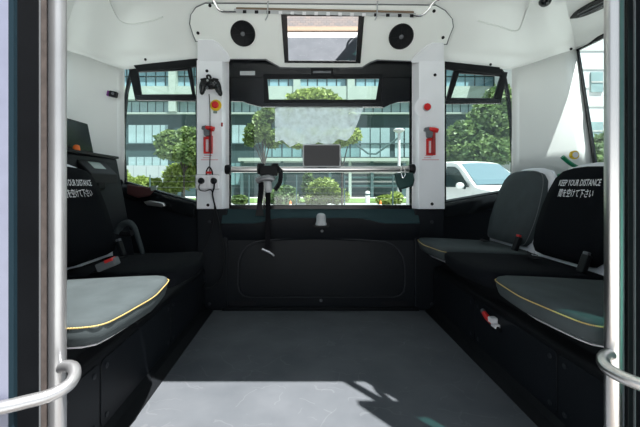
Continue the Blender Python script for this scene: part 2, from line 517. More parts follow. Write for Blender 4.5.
h = MB(); h.prism(A([(240, 71), (255, 71), (255, 75.2), (240, 75.2)], yw - 0.001), (0, 0.001, 0)); h.build('sticker', M['lgrey'], win1)
# mottled pale translucent sheet over part of the centre pane
fm = bpy.data.materials.new('pale_patch'); fm.use_nodes = True
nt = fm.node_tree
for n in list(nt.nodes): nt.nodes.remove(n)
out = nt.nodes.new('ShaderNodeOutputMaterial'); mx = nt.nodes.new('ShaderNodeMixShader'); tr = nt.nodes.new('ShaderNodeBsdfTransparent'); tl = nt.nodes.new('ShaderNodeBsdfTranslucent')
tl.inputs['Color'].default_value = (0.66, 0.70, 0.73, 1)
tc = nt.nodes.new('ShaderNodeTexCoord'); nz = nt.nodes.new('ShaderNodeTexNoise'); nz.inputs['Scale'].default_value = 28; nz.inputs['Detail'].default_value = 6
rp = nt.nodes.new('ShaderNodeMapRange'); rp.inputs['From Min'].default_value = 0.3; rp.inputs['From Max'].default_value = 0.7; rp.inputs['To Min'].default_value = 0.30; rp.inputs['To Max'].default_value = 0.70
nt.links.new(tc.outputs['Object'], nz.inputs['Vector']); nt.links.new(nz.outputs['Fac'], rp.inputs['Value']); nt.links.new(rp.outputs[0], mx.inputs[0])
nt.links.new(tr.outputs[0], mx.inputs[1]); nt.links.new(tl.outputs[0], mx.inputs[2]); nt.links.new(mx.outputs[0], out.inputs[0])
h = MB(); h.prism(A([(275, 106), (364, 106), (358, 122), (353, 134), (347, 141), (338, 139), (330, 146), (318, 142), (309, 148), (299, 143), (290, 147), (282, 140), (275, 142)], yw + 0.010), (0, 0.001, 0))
h.build('pane_patch', fm, win1)

def corner_window(sgn, name):
    a = Vector((XC + sgn * 0.818, YB, 0)); b = Vector((XC + sgn * 1.345, 2.50, 0))
    d = (b - a).normalized(); n = Vector((d.y, -d.x, 0)) * (1 if sgn > 0 else -1)
    if n.y > 0: n = -n
    mir = (lambda l: l) if sgn < 0 else (lambda l: [(x, y) for x, y in l])
    W = lambda l, off=0.0: [on_plane(x, y, a + n * off, n) for x, y in l]
    if sgn < 0:
        outer = [(197.5, 58), (197.5, 207), (124, 187), (122, 150), (122.5, 120), (125, 90), (129, 72), (134, 63)]
        inner = [(195.8, 66), (195.8, 201.5), (126, 181.5), (123.7, 150), (124.5, 120), (127, 92), (131, 76), (137, 69)]
        ho = [(190.5, 64), (195.5, 101), (135, 100.5), (128.5, 69)]; hi = [(187.3, 70), (191.8, 94), (141, 94.2), (137.5, 72)]
        rail = [(197.5, 95), (197.5, 101), (135.5, 100), (134.5, 94.5)]
        top = [(133, 65), (197, 58), (197, 66.5), (138, 71.5)]
    else:
        outer = [(444.5, 61), (444.5, 212), (513, 200), (514.5, 160), (513, 125), (510, 95), (506, 74), (500, 66)]
        inner = [(446.2, 69), (446.2, 207), (511.5, 195), (512.8, 160), (511, 125), (508, 97), (504, 78), (498, 71)]
        ho = [(455.5, 66), (445.5, 104), (501, 103.5), (508, 72)]; hi = [(459.5, 73), (451.5, 97.5), (494.5, 98), (501, 76)]
        rail = [(444.5, 98), (444.5, 104), (501, 103.5), (502, 98)]
        top = [(445, 61), (500, 67), (502, 75), (445, 69)]
    m = MB(); m.ring(W(outer), W(inner), -n * 0.02)
    wo = m.build(name, M['blackg'], kind='structure')
    g = MB(); g.prism(W(outer, -0.010), -n * 0.004); g.build('pane', M['glass'], wo)
    q = MB(); q.ring(W(ho, 0.03), W(hi, 0.03), -n * 0.018); hf = q.build('hopper_frame', M['black'], wo, bevel=0.003)
    q = MB(); q.prism(W(rail, 0.045), -n * 0.02); q.build('hopper_rail', M['blackg'], wo, bevel=0.006)
    q = MB(); q.prism(W(top, 0.04), -n * 0.02); q.build('hinge_cover', M['black'], wo, bevel=0.005)
corner_window(-1, 'window_2'); corner_window(1, 'window_3')

# ------------------------------------------------------------------ door side of the cabin
wfr = MB()
wfr.bx(XC - 1.78, -0.705, 0.79, 0.85, -0.3, 2.15)
wfr.bx(0.845, XC + 1.78, 0.79, 0.85, -0.3, 2.15)
wfr.bx(-0.705, 0.845, 0.79, 0.85, 2.07, 2.15)
wfr.build('wall_front', M['leafpaint'], kind='structure')
th = MB(); th.bx(-0.75, 0.88, 0.70, 0.80, -0.10, -0.004)
th.build('trim_3', M['steel'], bevel=0.004, kind='structure')
Xp = lambda px, y: (px - VX) * y / FP
def jamb(name, bands):
    root = None
    for nm, p0, p1, y, dep, mt in bands:
        m = MB(); m.bx(Xp(p0, y), Xp(p1, y), y, y + dep, 0.0, 1.99)
        if root is None: root = m.build(name, M[mt], kind='structure', bevel=0.002)
        else: m.build(nm, M[mt], root, bevel=0.002)
jamb('trim_1', [('jamb', 16.5, 39, 0.86, 0.05, 'black'), ('seal_lip', 38.5, 40.0, 0.858, 0.03, 'grey'), ('seal', 40.5, 47.6, 0.86, 0.03, 'brown_rubber'),
                ('seal_edge', 14.5, 16.4, 0.858, 0.03, 'grey'), ('gasket', 47.8, 49.4, 0.875, 0.03, 'rubber'), ('outer_gasket', -6, 14.2, 0.862, 0.05, 'rubber')])
jamb('trim_2', [('jamb', 628, 670, 0.86, 0.05, 'black'), ('seal_lip', 635, 636.2, 0.855, 0.02, 'grey'), ('seal', 619, 624, 0.89, 0.03, 'dark_rubber')])

# open door leaves, outside the opening
dl = thing('door_leaf', 'open left door leaf with pale lavender skin and teal rubber edge at far left', 'door', (-1.2, 0.72, -0.3))
m = MB(); m.bx(-2.0, Xp(8.5, 0.70), 0.70, 0.708, -0.30, 2.15); m.build('skin', M['leafpaint'], dl, bevel=0.002)
m = MB(); m.bx(Xp(8.5, 0.70) + 0.0005, Xp(14.0, 0.70), 0.699, 0.708, -0.30, 2.15); m.build('edge_seal', M['teal_rubber'], dl)
dr = thing('door_leaf', 'open right door leaf with dark frame and green tinted glass, right of the doorway', 'door', (1.4, 0.60, -0.3))
m = MB()
xa, xb_ = 0.775, 2.0
m.ring([(xa - 0.012, 0.60, -0.3), (xb_, 0.60, -0.3), (xb_, 0.60, 2.155), (xa + 0.03, 0.60, 2.155)], [(xa + 0.085, 0.60, 0.25), (xb_ - 0.1, 0.60, 0.25), (xb_ - 0.1, 0.60, 1.945), (xa + 0.103, 0.60, 1.945)], (0, 0.03, 0))
m.build('frame', M['black'], dr)
m = MB(); m.bx(xa + 0.08, xb_ - 0.09, 0.612, 0.618, 0.24, 1.96); m.build('pane', M['door_glass'], dr)

# grab poles with loop rails at the doorway
def pole(px, label, loop, mt, r=0.0185):
    x = Xp(px, 0.84)
    t = thing('grab_pole', label, 'pole', (x, 0.84, 0.0), 'grab poles at the doorway')
    m = MB(); m.tube([(x, 0.84, 0.0), (x, 0.84, 0.7), (x, 0.84, 1.4), (x, 0.84, 1.98)], r, 20); m.build('pole', M[mt], t, smooth=True)
    m = MB(); m.lathe([(0.04, 0), (0.04, 0.006), (0.024, 0.012)], (x, 0.84, 0.0), (0, 0, 1), 20); m.build('flange', M['steel'], t, smooth=True)
    m = MB(); m.tube(smooth_path([at(a, b, y) for a, b, y in loop], 8), 0.0128, 14); m.build('loop_rail', M[mt], t, smooth=True)
    if x > 0:
        m = MB(); m.tube(smooth_path([(x, .84, 1.56), (.775, .82, 1.62), (.797, .80, 1.72), (.818, .80, 1.86), (.85, .80, 1.95), (.90, .80, 1.93)], 8), 0.0145, 14); m.build('loop_rail', M[mt], t, smooth=True)
    return t
pole(57.5, 'sunlit white grab pole with curved loop rail at left door edge', [(58, 369, .84), (66, 366, .825), (73.5, 368, .80), (74, 377, .775), (66, 387, .75), (48, 396, .725), (25, 402, .705), (4, 407, .69), (-18, 411, .68)], 'railw')
pole(614, 'brushed steel grab pole with curved loop rail at right door edge', [(613, 354, .84), (606, 355, .825), (603, 360, .80), (607, 368, .775), (620, 376, .745), (642, 385, .71), (670, 393, .675), (715, 404, .635)], 'steel')

# skirting along the benches
for sgn, nm in ((-1, 'baseboard_left'), (1, 'baseboard_right')):
    m = MB(); X0 = XC + sgn * 0.752; X1 = XC + sgn * 0.695
    m.prism([(X0, 0.90, 0), (X1, 0.90, 0), (X1, 0.90, 0.004), (XC + sgn * 0.735, 0.90, 0.02), (X0, 0.90, 0.045)], (0, 1.46, 0)); m.build(nm, M['black'], kind='structure')

# ------------------------------------------------------------------ moulded panel under the centre window
mp_ = thing('moulded_wall_panel', 'black moulded wall panel with rounded access door below the centre window', 'panel', (XC, 2.36, 0))
x0, x1 = at(222, 0, 2.37).x, at(419, 0, 2.37).x
YP = 2.385
m = MB(); m.bx(x0, x1, YP, 2.42, 0.0, 0.60); m.build('backing', M['panel'], mp_, bevel=0.004)
# top ledge, stepping up in the middle: sections across x of (y, z)
m = MB(); rings = []; m2 = MB(); r2 = []
for px, ze in ((222.5, 0.0), (250, 0.0), (256, 0.001), (262, 0.008), (270, 0.026), (278, 0.034), (300, 0.036), (350, 0.036), (362, 0.032), (370, 0.02), (378, 0.006), (386, 0.0), (418.5, 0.0)):
    X = at(px, 0, 2.37).x; zf = 0.575 + ze
    rings.append([(X, 2.338, zf + 0.002), (X, 2.42, zf - 0.02), (X, 2.42, 0.668), (X, 2.395, 0.665), (X, 2.345, zf + 0.009)])
    r2.append([(X, 2.335, zf), (X, 2.337, zf - 0.012), (X, 2.366, zf - 0.085 - ze), (X, YP - 0.001, zf - 0.115 - ze), (X, 2.40, zf - 0.115 - ze), (X, 2.40, zf)])
m.loft(rings); m.build('top_ledge', M['ledge'], mp_, smooth=True)
m2.loft(r2); m2.build('ledge_front', M['panel'], mp_, smooth=True)
# rounded door: arch shape
arch = [(240, 291), (244, 295), (250, 296.5), (393, 296.5), (399, 295), (403, 291), (404.5, 284), (404, 266), (402, 257), (398, 250), (392, 245), (384, 242), (360, 240), (330, 238.6), (315, 238.4), (285, 239), (262, 241), (254, 243), (247, 247), (242, 253), (239, 262), (238.5, 284)]
cxx, cyy = 321, 270
m = MB(); m.ring([at(cxx + (a - cxx) * 1.014, cyy + (b - cyy) * 1.035, YP) for a, b in arch], [at(a, b, YP) for a, b in arch], (0, -0.008, 0)); m.build('door_rim', M['rim'], mp_, bevel=0.002)
m = MB(); m.prism([at(cxx + (a - cxx) * 0.988, cyy + (b - cyy) * 0.975, YP) for a, b in arch], (0, -0.007, 0)); ad = m.build('access_door', M['panel'], mp_, bevel=0.005)
for px0, px1 in ((229, 257), (381, 409)):
    m = MB(); m.prism([at(a, b, YP) for a, b in ((px0, 302), (px0 + 2, 306), (px1 - 2, 306), (px1, 302), (px1 - 2, 301), (px0 + 2, 301))], (0, -0.004, 0)); m.build('vent', M['rubber'], mp_, bevel=0.001)
for px, py, y in ((321, 300.5, YP), (322, 231, 2.350)):
    q = MB(); q.lathe([(0.010, 0), (0.010, 0.004), (0.006, 0.006)], at(px, py, y), (0, -1, 0), 14); q.build('screw', M['grey'], mp_)
m = MB(); m.bx(x0, x1, 2.36, YP, 0.0, 0.022); m.build('kick_strip', M['black'], mp_, bevel=0.004)
# floor stop / latch knob in the ledge recess
lk = thing('latch_knob', 'small silver latch knob in a black recess at the ledge centre', 'latch', at(321, 226, 2.33))
m = MB(); m.prism([at(a, b, 2.325) for a, b in ((312, 226), (316, 219), (327, 219), (330, 226), (327, 228), (315, 228))], (0, 0.03, 0)); m.build('recess', M['black'], lk, bevel=0.003)
p = at(321, 225, 2.31)
m = MB(); m.lathe([(0.036, 0), (0.036, 0.012), (0.031, 0.018), (0.031, 0.055), (0.024, 0.070), (0.010, 0.076)], p, (0, 0, 1), 18); m.build('knob', M['lgrey'], lk, smooth=True)

# ------------------------------------------------------------------ benches
def bench(sgn, label):
    S = lambda u: XC + sgn * u
    b = thing('bench', label, 'bench', (S(1.1), 1.6, 0))
    prof = [(0.75, 0), (0.75, 0.280), (0.757, 0.288), (0.80, 0.296), (0.84, 0.375), (0.86, 0.385), (1.60, 0.385), (1.60, 0)]
    m = MB(); m.prism([(S(u), 0.90, z) for u, z in prof], (0, 1.45, 0)); m.build('body', M['black'], b, bevel=0.004)
    spans = ((0.94, 1.135), (1.145, 1.74), (1.75, 2.345)) if sgn < 0 else ((0.94, 1.20), (1.21, 1.78), (1.79, 2.345))
    for ya, yb in spans:
        poly = rr(ya, yb, 0.048, 0.262, 0.02, 4)
        m = MB(); m.prism([(S(0.7505), y, z) for y, z in poly], (-sgn * 0.004, 0, 0)); pn = m.build('access_panel', M['panel'], b, bevel=0.0015)
        for y, z in ((ya + 0.03, 0.075), (ya + 0.03, 0.235), (yb - 0.03, 0.075), (yb - 0.03, 0.235)):
            q = MB(); q.lathe([(0.009, 0), (0.009, 0.003), (0.005, 0.004)], (S(0.7465), y, z), (-sgn, 0, 0), 12); q.build('screw', M['rim'], pn)
    return b
bench_l = bench(-1, 'long black bench base with screwed panels along the left side')
bench_r = bench(1, 'long black bench base with screwed panels along the right side')

# ------------------------------------------------------------------ seats
def seat_outline(s=1.0, n=6):
    """plan outline: x forward (0 rear .. .5 front), y sideways"""
    w = 0.232
    pts = [(0.03, -0.215), (0.03, 0.215)]
    side = [(0.10, w - 0.012), (0.25, w - 0.003), (0.38, w), (0.455, w - 0.003), (0.488, w - 0.02), (0.502, w - 0.06), (0.514, w - 0.14)]
    ring = [(-0.015, -0.10), (-0.015, 0.0), (-0.015, 0.10), (-0.015, 0.19), (0.01, w - 0.02)] + side + [(0.524, 0.0)] + [(x, -y) for x, y in reversed(side)] + [(0.01, -(w - 0.02)), (-0.015, -0.19)]
    cx = 0.26
    return [(cx + (x - cx) * s, y * s) for x, y in ring]
def back_outline(s=1.0):
    """height v, sideways y"""
    pts = [(0.0, 0.0), (0.0, 0.12), (0.005, 0.170), (0.03, 0.196), (0.12, 0.213), (0.22, 0.213), (0.32, 0.199), (0.382, 0.176), (0.412, 0.142), (0.426, 0.08), (0.430, 0.0)]
    ring = pts + [(v, -y) for v, y in reversed(pts[1:-1])]
    cv = 0.21
    return [(cv + (v - cv) * s, y * s) for v, y in ring]
RC = R(17)
def bk(v, y, off):
    """point on the backrest: v up the back, off towards the aisle"""
    return Vector((0.022 - v * math.sin(RC) + off * math.cos(RC), y, 0.485 + v * math.cos(RC) + off * math.sin(RC)))
def make_seat(cover, printed, label, group='bench seats'):
    t = thing('passenger_chair', label, 'seat', (0, 0, 0), group)
    pad = M['cover'] if cover else M['vinyl']
    tilt = lambda x: -0.022 * (1 - x / 0.5)
    def ring(s, z): return [(x, y, z + tilt(x)) for x, y in seat_outline(s)]
    m = MB(); m.loft([ring(0.91, 0.426), ring(0.97, 0.434), ring(0.995, 0.456), ring(1.0, 0.476), ring(0.985, 0.488), ring(0.95, 0.494), ring(0.75, 0.498), ring(0.4, 0.496), ring(0.1, 0.495)])
    m.build('cushion', pad, t, smooth='all')
    m = MB(); m.loft([*( [ring(0.50, 0.412), ring(0.62, 0.414), ring(0.66, 0.422), ring(0.60, 0.424)] if cover else [ring(0.70, 0.408), ring(0.82, 0.410), ring(0.86, 0.418), ring(0.80, 0.420)] )]); m.build('seat_pan', M['shell'], t, smooth=True)
    def bring(s, off): return [bk(v, y, off) for v, y in back_outline(s)]
    m = MB(); m.loft([bring(0.95, 0.006), bring(0.985, 0.016), bring(1.0, 0.034), bring(0.985, 0.046), bring(0.95, 0.054), bring(0.7, 0.060), bring(0.3, 0.060)])
    m.build('back_cushion', pad, t, smooth='all')
    # white shell
    def sring(s, off, add=0.0):
        out = []
        for v, y in back_outline(1.0):
            yy = y * s * 1.11 if v > 0.05 else y * s * 1.18
            vv = 0.21 + (v - 0.21) * s * (1.13 if v > 0.21 else 1.085)
            out.append(bk(vv - (0.055 if v < 0.02 else 0), yy, off))
        return out
    m = MB(); m.loft([sring(0.96, -0.022), sring(1.0, -0.012), sring(1.0, 0.003), sring(0.97, 0.009)]); m.build('shell', M['shell'], t, smooth=True)
    if not cover:
        m = MB()
        o = [(x, y, 0.4785 + tilt(x)) for x, y in seat_outline(1.004)]
        fr = [p for p in o[4:-1]]
        P = smooth_path(fr, 10)
        for i in range(0, len(P) - 1, 1):
            a, b = P[i], P[i + 1]
            m.tube([a, a + (b - a) * 0.8], 0.0020, 5)
        m.build('stitching', M['yellow'], t)
        m = MB(); ov = [bk(v, y, 0.044) for v, y in back_outline(0.992)]; m.tube(smooth_path(ov, 4, True), 0.0018, 5, True); m.build('back_stitching', M['grey'], t)
    if printed:
        r_ = Vector((0, 1, 0)); u_ = Vector((-math.sin(RC), 0, math.cos(RC))); n_ = Vector((math.cos(RC), 0, math.sin(RC)))
        text_mesh('print', 'KEEP YOUR DISTANCE', 0.041, M['print'], (bk(0.345, 0, 0.0605), r_, u_, n_), t, 0.0015, 0.575)
        text_mesh('print', '間を空けて下さい', 0.041, M['print'], (bk(0.295, 0, 0.0620), r_, u_, n_), t, 0.0015, 0.62)
    # lap belt
    m = MB(); m.box((0.092, 0.175, 0.515), (0.020, 0.036, 0.075), Matrix.Rotation(R(-20), 3, 'Y')); bu = m.build('buckle', M['black'], t, bevel=0.004)
    m = MB(); m.box((0.0815, 0.175, 0.556), (0.014, 0.026, 0.012), Matrix.Rotation(R(-20), 3, 'Y')); m.build('release_button', M['grey'] if cover else M['red'], bu, bevel=0.002)
    m = MB(); m.grid([[(0.05, -0.205, 0.482), (0.05, -0.165, 0.482)], [(0.085, -0.195, 0.499), (0.10, -0.155, 0.499)], [(0.14, -0.10, 0.502), (0.17, -0.07, 0.502)], [(0.15, 0.02, 0.503), (0.195, 0.03, 0.503)]]); m.build('belt_strap', M['webbing'], t, solid=0.003)
    return t
U0 = 1.088
def place(t, sgn, yc, du=0.0):
    t.location = (XC + sgn * (U0 + du), yc, 0); t.rotation_euler = (0, 0, math.pi if sgn > 0 else 0)
vin = make_seat(False, False, 'grey vinyl seat nearest the door on the left, cushion in sunlight')
place(vin, -1, 1.105)
cov = make_seat(True, True, 'black covered left seat, second from the door, printed KEEP YOUR DISTANCE')
place(cov, -1, 1.585)
s2 = copy_tree(vin); s2['label'] = 'grey vinyl seat with yellow stitching nearest the door on the right'; place(s2, 1, 1.105)
s3 = copy_tree(cov); s3['label'] = 'black covered right seat, middle of three, printed KEEP YOUR DISTANCE'; place(s3, 1, 1.585)
s4 = copy_tree(vin); s4['label'] = 'grey vinyl seat in the far right corner by the window'; place(s4, 1, 2.08, 0.03)

# loose buckle and strap lying on the near left cushions
bl = thing('seat_belt', 'loose seat belt with grey and red buckle lying on the left seats', 'seat belt', at(105, 268, 1.34))
pts = [at(88, 277, 1.36), at(95, 272, 1.36), at(103, 268, 1.37), at(112, 263, 1.40)]
m = MB(); m.grid([[p + Vector((0, 0, 0.004)), p + Vector((0.0, 0.045, 0.006))] for p in pts]); m.build('strap', M['webbing'], bl, solid=0.003)
p = at(108, 264, 1.37)
m = MB(); m.box(p, (0.075, 0.045, 0.032), Matrix.Rotation(R(-22), 3, 'Y')); bb = m.build('buckle', M['grey'], bl, bevel=0.006)
m = MB(); m.box(p + Vector((0.014, -0.012, 0.018)), (0.032, 0.03, 0.012), Matrix.Rotation(R(-22), 3, 'Y')); m.build('red_button', M['red'], bb, bevel=0.002)

# ------------------------------------------------------------------ handrail and what hangs on it
YR = 2.25
hr = thing('handrail', 'horizontal brushed steel handrail across the centre window', 'handrail', at(320, 169, YR))
a, b = at(228.5, 169.5, YR), at(412, 169, YR)
m = MB(); m.tube([a, a.lerp(b, 0.33), a.lerp(b, 0.66), b], 0.0195, 18); m.build('rail', M['steel'], hr, smooth=True)
for p, sx in ((a, -1), (b, 1)):
    m = MB(); m.lathe([(0.026, -0.02), (0.030, -0.012), (0.030, 0.012), (0.022, 0.018)], p, (1, 0, 0), 18)
    m.tube([p, p + Vector((0, 0.05, 0)), p + Vector((sx * 0.02, 0.13, 0))], 0.018, 12); m.build('bracket', M['black'], hr, smooth=True)

tb = thing('tablet_display', 'small dark tablet with pale silver bezel on the handrail', 'tablet', at(322, 166, YR - 0.02))
def rrp(p0, p1, q0, q1, r, y, dy, name, mt, par, bev=0.0):
    m = MB(); m.prism([at(a_, b_, y) for a_, b_ in rr(p0, p1, q0, q1, r, 4)], (0, dy, 0)); return m.build(name, M[mt], par, bevel=bev)
rrp(302.8, 340.8, 144.2, 167.0, 2, YR - 0.03, 0.014, 'body', 'lgrey', tb, 0.002)
rrp(304.0, 339.6, 145.3, 165.9, 1.2, YR - 0.0312, 0.003, 'screen', 'screen', tb)
m = MB(); m.bx(at(318, 0, YR).x, at(326, 0, YR).x, YR - 0.018, YR + 0.02, at(0, 168, YR).z, at(0, 158, YR).z); m.build('mount', M['black'], tb, bevel=0.003)

# belt clamp with hanging strap
bc = thing('wheelchair_belt_clamp', 'black belt clamp with grey handle and hanging strap on the handrail', 'clamp', at(268, 175, YR - 0.03))
m = MB()
for px in (261, 275):
    p = at(px, 169, YR); m.lathe([(0.033, -0.022), (0.036, -0.015), (0.036, 0.015), (0.033, 0.022)], p, (1, 0, 0), 18)
m.bx(at(261, 0, YR).x, at(278, 0, YR).x, YR - 0.05, YR - 0.02, at(0, 176, YR).z, at(0, 166, YR).z)
m.build('clamp_body', M['black'], bc, bevel=0.004)
m = MB(); m.tube(smooth_path([at(256.5, 181, YR - .07), at(263, 178.5, YR - .075), at(270, 178, YR - .075), at(274, 180, YR - .07)], 5), [0.021 - 0.004 * abs(k - 8) / 8 for k in range(16)], 12); m.build('handle', M['mgrey'], bc, smooth=True)
m = MB(); m.lathe([(0.02, 0), (0.023, 0.01), (0.023, 0.055), (0.014, 0.07)], at(268, 181, YR - .06), (0.05, 0, -1), 16); m.build('cap', M['lgrey'], bc, smooth=True)
m = MB(); m.tube(smooth_path([at(276, 166, YR - .03), at(280.5, 172, YR - .05), at(280, 182, YR - .05), at(275, 190, YR - .05)], 5), 0.014, 8); m.build('hook_arm', M['black'], bc, smooth=True)
def strap(pl, y, w, name, par, mt='webbing'):
    m = MB(); m.grid([[at(a_ - w, b_, y), at(a_ + w, b_, y)] for a_, b_ in pl]); return m.build(name, M[mt], par, solid=0.004)
strap([(261, 178), (261, 190), (260, 200), (259.5, 205)], YR - .045, 2.6, 'short_strap', bc)
m = MB(); m.prism([at(a_, b_, YR - .055) for a_, b_ in ((257.5, 203), (261.5, 203), (264, 216), (255, 216))], (0, 0.02, 0)); m.build('strap_end', M['black'], bc, bevel=0.003)
ls = strap([(268, 190), (268, 210), (268, 230), (267.5, 247), (267, 253)], YR + 0.03, 2.5, 'long_strap', bc)
m = MB(); m.tube(smooth_path([at(264, 250, YR + .02), at(268, 252, YR + .02), at(272, 254, YR + .02), at(274, 256, YR + .02)], 4), 0.006, 8); m.tube([at(262, 249, YR + .02), at(270, 252.5, YR + .02)], 0.008, 8); m.build('metal_hook', M['steel'], ls, smooth=True)

# green pouch on the right end of the rail
gp = thing('hanging_pouch', 'dark green pouch hanging from a clip at the handrail right end', 'pouch', at(403, 190, YR - .03))
o_ = [(394, 173.5), (405, 172), (413, 172.5), (414.5, 180), (413, 186), (407, 188), (399, 190), (396, 184)]
cx_, cy_ = 404, 180
m = MB(); m.loft([[at(cx_ + (a_ - cx_) * s, cy_ + (b_ - cy_) * s, YR - .03 + yo) for a_, b_ in o_] for s, yo in ((0.8, -0.03), (0.96, -0.022), (1.0, 0.0), (0.95, 0.02), (0.8, 0.024))]); m.build('pouch', M['pouch'], gp, smooth=True)
m = MB(); m.tube(smooth_path([at(402, 166, YR - .03), at(404.5, 170, YR - .045), at(405, 175, YR - .065), at(403, 178, YR - .065), at(401.5, 174, YR - .06), at(401, 169, YR - .04)], 5, True), 0.0035, 8, True); m.build('clip', M['chrome'], gp, smooth=True)
m = MB(); m.tube([at(400, 188, YR - .03), at(401, 192, YR - .03)], 0.008, 8); m.build('toggle', M['black'], gp)

# ------------------------------------------------------------------ things on the pillars
YPF = 2.36
def hammer(px, py, label):
    """red life hammer in holder; px,py = top left of it"""
    t = thing('emergency_hammer', label, 'hammer', at(px + 6, py + 28, YPF), 'emergency hammers on the pillars')
    y = YPF - 0.022
    m = MB(); m.ring([at(px + a_, py + b_, y) for a_, b_ in ((2.2, 12), (11, 10.5), (11, 28.5), (2.2, 28.5))], [at(px + a_, py + b_, y) for a_, b_ in ((4, 14), (7.2, 14), (7.2, 26.6), (4, 26.6))], (0, 0.021, 0)); m.build('holder', M['red'], t, bevel=0.002)
    m = MB(); m.prism([at(px + a_, py + b_, YPF - 0.004) for a_, b_ in ((4, 13.5), (7.3, 13.5), (7.3, 27), (4, 27))], (0, 0.003, 0)); m.build('window', M['wht'], t)
    m = MB(); m.tube([at(px + 9.2, py + 5, y - .004), at(px + 9, py + 27, y - .004)], [0.010, 0.012], 10); m.build('handle', M['redd'], t, smooth=True)
    m = MB(); m.prism([at(px + a_, py + b_, y - 0.014) for a_, b_ in ((0.5, 1), (4.5, .2), (6.5, 3), (8.5, 5), (8, 10.5), (4.5, 11.5), (2.5, 10), (2.2, 5), (0, 4))], (0, 0.030, 0)); m.build('hammer_clip', M['grey'], t, bevel=0.003)
    m = MB(); m.tube([at(px + 4.5, py + 2.2, y - .012), at(px + 9, py + 3.2, y - .012), at(px + 13, py + 4.2, y - .012)], [0.010, 0.016, 0.015], 10); m.build('hammer_head', M['red'], t, smooth=True)
    return t
hammer(201.2, 125, 'red emergency hammer in holder on the left white pillar')
hammer(424.8, 126.5, 'red emergency hammer in holder on the right white pillar')
for px, nm in ((201, 'left'), (422, 'right')):
    st = MB(); st.prism([at(a_, b_, YPF - 0.001) for a_, b_ in ((px - 1, 154), (px + 18, 154), (px + 18, 161), (px - 1, 161))], (0, 0.001, 0))
    so = tag(st.build('instruction_sticker', M['pillar']), 'thin white sticker with red lines under the %s hammer' % nm, 'sticker', 'stickers under hammers')
    for k, (b0, w0, w1) in enumerate(((155.2, 3, 11), (157.5, 2, 9), (159.5, 0, 17))):
        q = MB(); q.prism([at(px + w0, b0, YPF - .0014), at(px + w1, b0, YPF - .0014), at(px + w1, b0 + 0.5, YPF - .0014), at(px + w0, b0 + 0.5, YPF - .0014)], (0, 0.0004, 0)); q.build('print', M['redprint'], so)
def stop_button(px, py, rp, label, plate):
    t = thing('stop_button', label, 'button', at(px, py, YPF), 'stop buttons on the pillars')
    p = at(px, py, YPF)
    m = MB(); m.lathe([(rp, -0.001), (rp, 0.006), (rp * 0.93, 0.009)], p, (0, -1, 0), 24); m.build('plate', M[plate], t, smooth=True)
    m = MB(); m.lathe([(0.014, 0.008), (0.014, 0.014), (0.022, 0.016), (0.0225, 0.026), (0.018, 0.031), (0.006, 0.032)], p, (0, -1, 0), 20); m.build('push_cap', M['red'], t, smooth=True)
    if plate == 'yel':
        m = MB(); m.bx(p.x - 0.016, p.x + 0.008, YPF - 0.010, YPF - 0.001, p.z - 0.052, p.z - 0.036); m.build('tab', M['lcd'], t, bevel=0.002)
    return t
stop_button(216, 105.5, 0.037, 'red stop button on a round yellow plate, left pillar', 'yel')
stop_button(426.3, 107.5, 0.026, 'red stop button on a white boss, right pillar', 'lgrey')
bz = MB(); bz.lathe([(0.065, -0.001), (0.062, 0.004), (0.050, 0.006)], at(424, 107.5, YPF + .001), (0, -1, 0), 28); bz.build('button_boss', M['pillar'], pillar_r, smooth=True)
m = MB(); m.bx(*(lambda p: (p.x - .006, p.x + .006, YPF - .004, YPF + .001, p.z - .02, p.z + .006))(at(222, 123.5, YPF))); tag(m.build('pillar_switch', M['redd'], bevel=0.002), 'tiny red and grey switch on the left pillar above the hammer', 'switch')

# gamepad hanging on the left pillar
gm = thing('gamepad', 'black game controller with two grips hanging at the top of the left pillar', 'controller', at(210, 94, YPF - 0.03))
yg = YPF - 0.035
m = MB()
def blob(px, py, rx, ry, rz, rot=0, y=yg): m.ball(at(px, py, y), (rx, ry, rz), Matrix.Rotation(R(rot), 3, 'Y'), 16, 10)
blob(210, 84, 0.060, 0.026, 0.036)
blob(203, 86, 0.024, 0.024, 0.046, 8); blob(217.5, 86.5, 0.024, 0.024, 0.050, -16)
blob(202.3, 90.5, 0.017, 0.019, 0.030, 10); blob(219.5, 91.5, 0.017, 0.019, 0.032, -18)
m.build('shell', M['blackg'], gm, smooth='all')
for px, py in ((206, 83), (212.5, 87.5)):
    m = MB(); p = at(px, py, yg - 0.022); m.lathe([(0.006, 0), (0.006, 0.012), (0.011, 0.014), (0.011, 0.019), (0.006, 0.018)], p, (0, -1, 0), 14); m.build('thumb_stick', M['rubber'], gm, smooth=True)
m = MB(); p = at(207, 88, yg - 0.025); m.box(p, (0.020, 0.006, 0.007)); m.box(p, (0.007, 0.006, 0.020)); m.build('direction_pad', M['grey'], gm, bevel=0.001)
for dx, dz in ((0, .009), (0, -.009), (.009, 0), (-.009, 0)):
    m = MB(); m.lathe([(0.0042, 0), (0.0042, 0.005), (0.003, 0.006)], at(214.5, 83, yg - 0.024) + Vector((dx, 0, dz)), (0, -1, 0), 10); m.build('button', M['grey'], gm)
m = MB(); m.lathe([(0.007, 0), (0.007, 0.004), (0.005, 0.005)], at(207.5, 80.5, yg - 0.024), (0, -1, 0), 12); m.build('guide_button', M['lgrey'], gm)
for px in (203.5, 215.5):
    m = MB(); m.box(at(px, 79.3, yg - .006), (0.038, 0.02, 0.012), Matrix.Rotation(R(10 if px > 210 else -10), 3, 'Y')); m.build('shoulder_button', M['black'], gm, bevel=0.004)
m = MB(); m.tube(smooth_path([at(208, 80, yg), at(207, 76, yg - .005), at(209.5, 75.5, yg + .02), at(211, 78, YPF)], 5), 0.007, 8); m.build('hanger', M['black'], gm, smooth=True)
